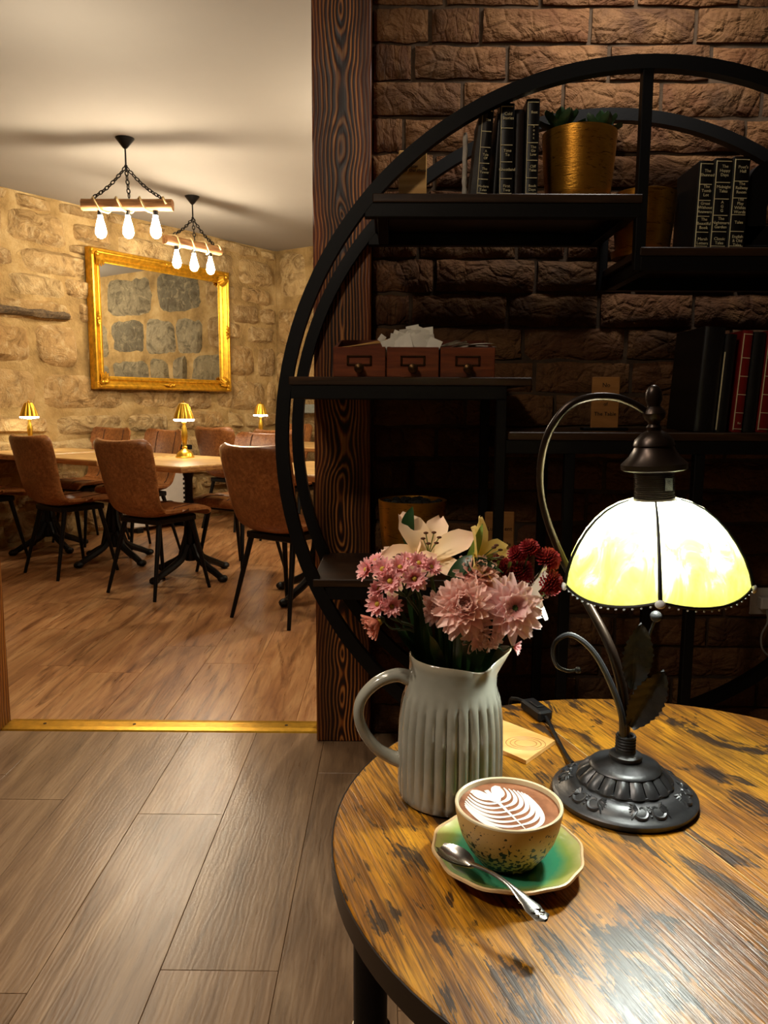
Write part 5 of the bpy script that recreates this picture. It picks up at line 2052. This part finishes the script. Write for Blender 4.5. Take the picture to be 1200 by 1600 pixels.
# curled tendril with end ball
cu = catmull([L3(0.2400, 0.705, -0.004), L3(0.2345, 0.7436, -0.006), L3(0.2179, 0.784, -0.006), L3(0.2007, 0.8106, -0.006), L3(0.1809, 0.8243, -0.006), L3(0.1671, 0.8183, -0.006), L3(0.1636, 0.807, -0.006), L3(0.1680, 0.7925, -0.006), L3(0.1791, 0.787, -0.006), L3(0.1875, 0.7878, -0.006)], 6)
n = len(cu)
MB().tube(cu, [0.0036 - 0.0020 * i / (n - 1) for i in range(n)], 8).ball(L3(0.1894, 0.7880, -0.006), 0.0034, 10, 6).build('curled_tendril', 'lampmetal', lp)
# pull-chain ball on its rod
MB().tube([L3(0.2440, 0.720, 0.004), L3(0.2560, 0.790, 0.006), L3(0.2628, 0.8243, 0.004), L3(0.2660, 0.8400, 0.0)], [0.0022, 0.0018, 0.0016, 0.0016], 8).ball(L3(0.2663, 0.8421, 0.0), 0.0058, 12, 8).build('ball_rod', 'lampmetal', lp)


def metal_leaf(tip, root, wd, bend, name='metal_leaf'):
    mb = MB()
    tip, root = Vector(tip), Vector(root)
    d = (tip - root)
    L = d.length
    d.normalize()
    s_ = d.cross(Vector((0, -1, 0))).normalized()
    nn = s_.cross(d)
    g = []
    for i in range(25):
        u = i / 24
        w_ = wd * (sin(pi * min(1, 0.04 + 0.96 * u)) ** 0.75) * (1 + (0.10 if i % 2 else -0.05)) + 0.0002
        r = []
        for j in range(9):
            v = j / 4 - 1
            vein = 0.0009 * (1 if (i + abs(j - 4) * 1) % 4 == 0 else 0)
            r.append(root + d * (L * u) + s_ * (w_ * v) + nn * (bend * u * u + 0.30 * wd * abs(v) + vein))
        g.append(r)
    mb.grid(g).grid([[p + nn * 0.0008 for p in r] for r in g])
    mb.tube([root + nn * 0.0002, root + d * L * 0.5 + nn * bend * 0.25, root + d * L * 0.97 + nn * bend * 0.94], [0.0014, 0.0010, 0.0005], 6)
    return mb.build(name, 'lampmetal', lp, True, 70, fix=False)


metal_leaf(L3(0.2490, 0.8380, -0.010), L3(0.2440, 0.7700, -0.006), 0.0145, -0.004)
metal_leaf(L3(0.2730, 0.7900, -0.014), L3(0.2430, 0.7300, -0.006), 0.0165, -0.006)

# shade assembly leans slightly: axis from finial to rim
AX = Matrix.Translation((0.2585 - LX, 0.0, 0.958 - ZT)) @ Matrix.Rotation(radians(-3.2), 4, 'Y')
fin = MB().lathe([(0.0062, 0.0680), (0.0072, 0.0720), (0.0055, 0.0745), (0.0060, 0.0770), (0.0095, 0.0800), (0.0112, 0.0850), (0.0090, 0.0890), (0.0062, 0.0915), (0.0060, 0.0930), (0.0078, 0.0980), (0.0075, 0.1050), (0.0050, 0.1100), (0.0020, 0.1120)], 24)
fin.xf(AX).build('finial', 'lampbronze', lp)
MB().lathe([(0.0062, 0.0690), (0.0120, 0.0660), (0.0180, 0.0600), (0.0195, 0.0545), (0.0185, 0.0530), (0.0190, 0.0515), (0.0235, 0.0440), (0.0290, 0.0385), (0.0312, 0.0365), (0.0312, 0.0315), (0.0280, 0.0300)], 40).xf(AX).build('cap', 'lampbronze', lp)
g_ = []
for k in range(13):
    z = 0.004 + 0.0020 * k
    g_ += [(0.0176, z), (0.0176, z + 0.0011), (0.0190, z + 0.0012), (0.0190, z + 0.0019)]
MB().lathe([(0.0195, -0.004), (0.0195, 0.0038)] + g_ + [(0.0180, 0.0305)], 32).xf(AX).build('ribbed_collar', 'lampbronze', lp)
MB().box(0.004, 0.011, -0.0196, -0.0170, 0.012, 0.024).xf(AX).build('collar_slot', 'soil', lp, smooth=False)

sprof = [(0.0235, 0.002), (0.0345, -0.0015), (0.0455, -0.0075), (0.0555, -0.0160), (0.0645, -0.0265), (0.0725, -0.0390), (0.0790, -0.0520), (0.0835, -0.0655), (0.0858, -0.0780)]


def shade_pt(u, a_rel, k, off=0.0):
    # u 0..1 down the profile, a_rel -1..1 across a panel
    x = u * (len(sprof) - 1)
    i = min(int(x), len(sprof) - 2)
    f = x - i
    r = sprof[i][0] * (1 - f) + sprof[i + 1][0] * f
    z = sprof[i][1] * (1 - f) + sprof[i + 1][1] * f
    ang = PH + k * 2 * pi / 5 + a_rel * pi / 5
    # slightly flattened panels with a soft belly
    flat = cos(pi / 5) / cos(a_rel * pi / 5)
    rr = r * (0.30 * flat + 0.70) * (1 + 0.03 * (1 - a_rel ** 2)) * 1.03 + off
    z -= 0.0085 * (1 - a_rel ** 2) * smoothstep(0.72, 1.0, u)
    return AX @ Vector((rr * cos(ang), rr * sin(ang), z))


PH = radians(-105.5 + 36)
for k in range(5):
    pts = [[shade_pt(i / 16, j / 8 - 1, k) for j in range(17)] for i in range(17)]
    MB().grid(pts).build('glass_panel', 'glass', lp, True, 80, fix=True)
for k in range(5):
    path = [shade_pt(i / 16, -1, k, 0.0008) for i in range(17)]
    MB().tube(path, [0.0010 + 0.0010 * (i / 16) for i in range(17)], 8).build('lead_rib', 'black', lp)
    e = [shade_pt(1.0, j / 10 - 1, k, 0.0003) for j in range(21)]
    MB().tube([p - Vector((0, 0, 0.0006)) for p in e], 0.0015, 6).build('lead_edge', 'black', lp)
    c = shade_pt(1.0, -1, k, 0.0020)
    d = (c - (AX @ Vector((0, 0, -0.08)))).normalized()
    mb = MB().ball((0, 0, 0), 0.0048, 14, 8, (1, 0.55, 0.85))
    mb.xf(Matrix.Translation(c - Vector((0, 0, 0.002))) @ Matrix.Rotation(atan2(d.y, d.x) + pi / 2, 4, 'Z'))
    mb.build('cabochon', 'pearl', lp)
mb = MB()
for k in range(5):
    for j in range(1, 14):
        a = j / 7 - 1
        mb.ball(shade_pt(1.0, a, k, 0.0005) - Vector((0, 0, 0.0030)), 0.0011, 6, 4)
tag(mb.build('bead_trim', 'pearl', lp), kind='stuff')
MB().lathe([(0.0085, 0.0), (0.0085, -0.012)], 12).xf(AX).build('bulb_socket', 'black', lp)
mb = MB().lathe([(0.0080, -0.004), (0.0095, -0.009), (0.0140, -0.017), (0.0155, -0.024), (0.0140, -0.031), (0.0080, -0.037), (0.0010, -0.039)], 20)
mb.xf(AX).build('lamp_bulb', 'lampbulb', lp)

# cord with inline switch
mb = MB()
cd = catmull([(0.2032 - LX, 0.806 - LY, 0.010), (0.2035 - LX, 0.835 - LY, 0.0045), (0.2030 - LX, 0.880 - LY, 0.0032), (0.2020 - LX, 0.925 - LY, 0.0050), (0.2000 - LX, 0.942 - LY, 0.0075)], 6)
mb.tube(cd, 0.0024, 8)
mb.tube(catmull([(0.1850 - LX, 0.984 - LY, 0.0075), (0.180 - LX, 0.998 - LY, 0.006), (0.172 - LX, 1.012 - LY, 0.003), (0.168 - LX, 1.026 - LY, -0.012), (0.166 - LX, 1.030 - LY, -0.10), (0.166 - LX, 1.035 - LY, -0.40)], 6), 0.0024, 8)
mb.build('power_cord', 'black', lp)
sw = MB().bbox(-0.0105, 0.0105, -0.024, 0.024, 0.0008, 0.0150, 0.0028).bbox(-0.0055, 0.0055, -0.011, 0.011, 0.0148, 0.0172, 0.001)
sw.xf(Matrix.Translation((0.1925 - LX, 0.963 - LY, 0)) @ Matrix.Rotation(radians(20), 4, 'Z'))
sw.build('inline_switch', 'black', lp, smooth=False)
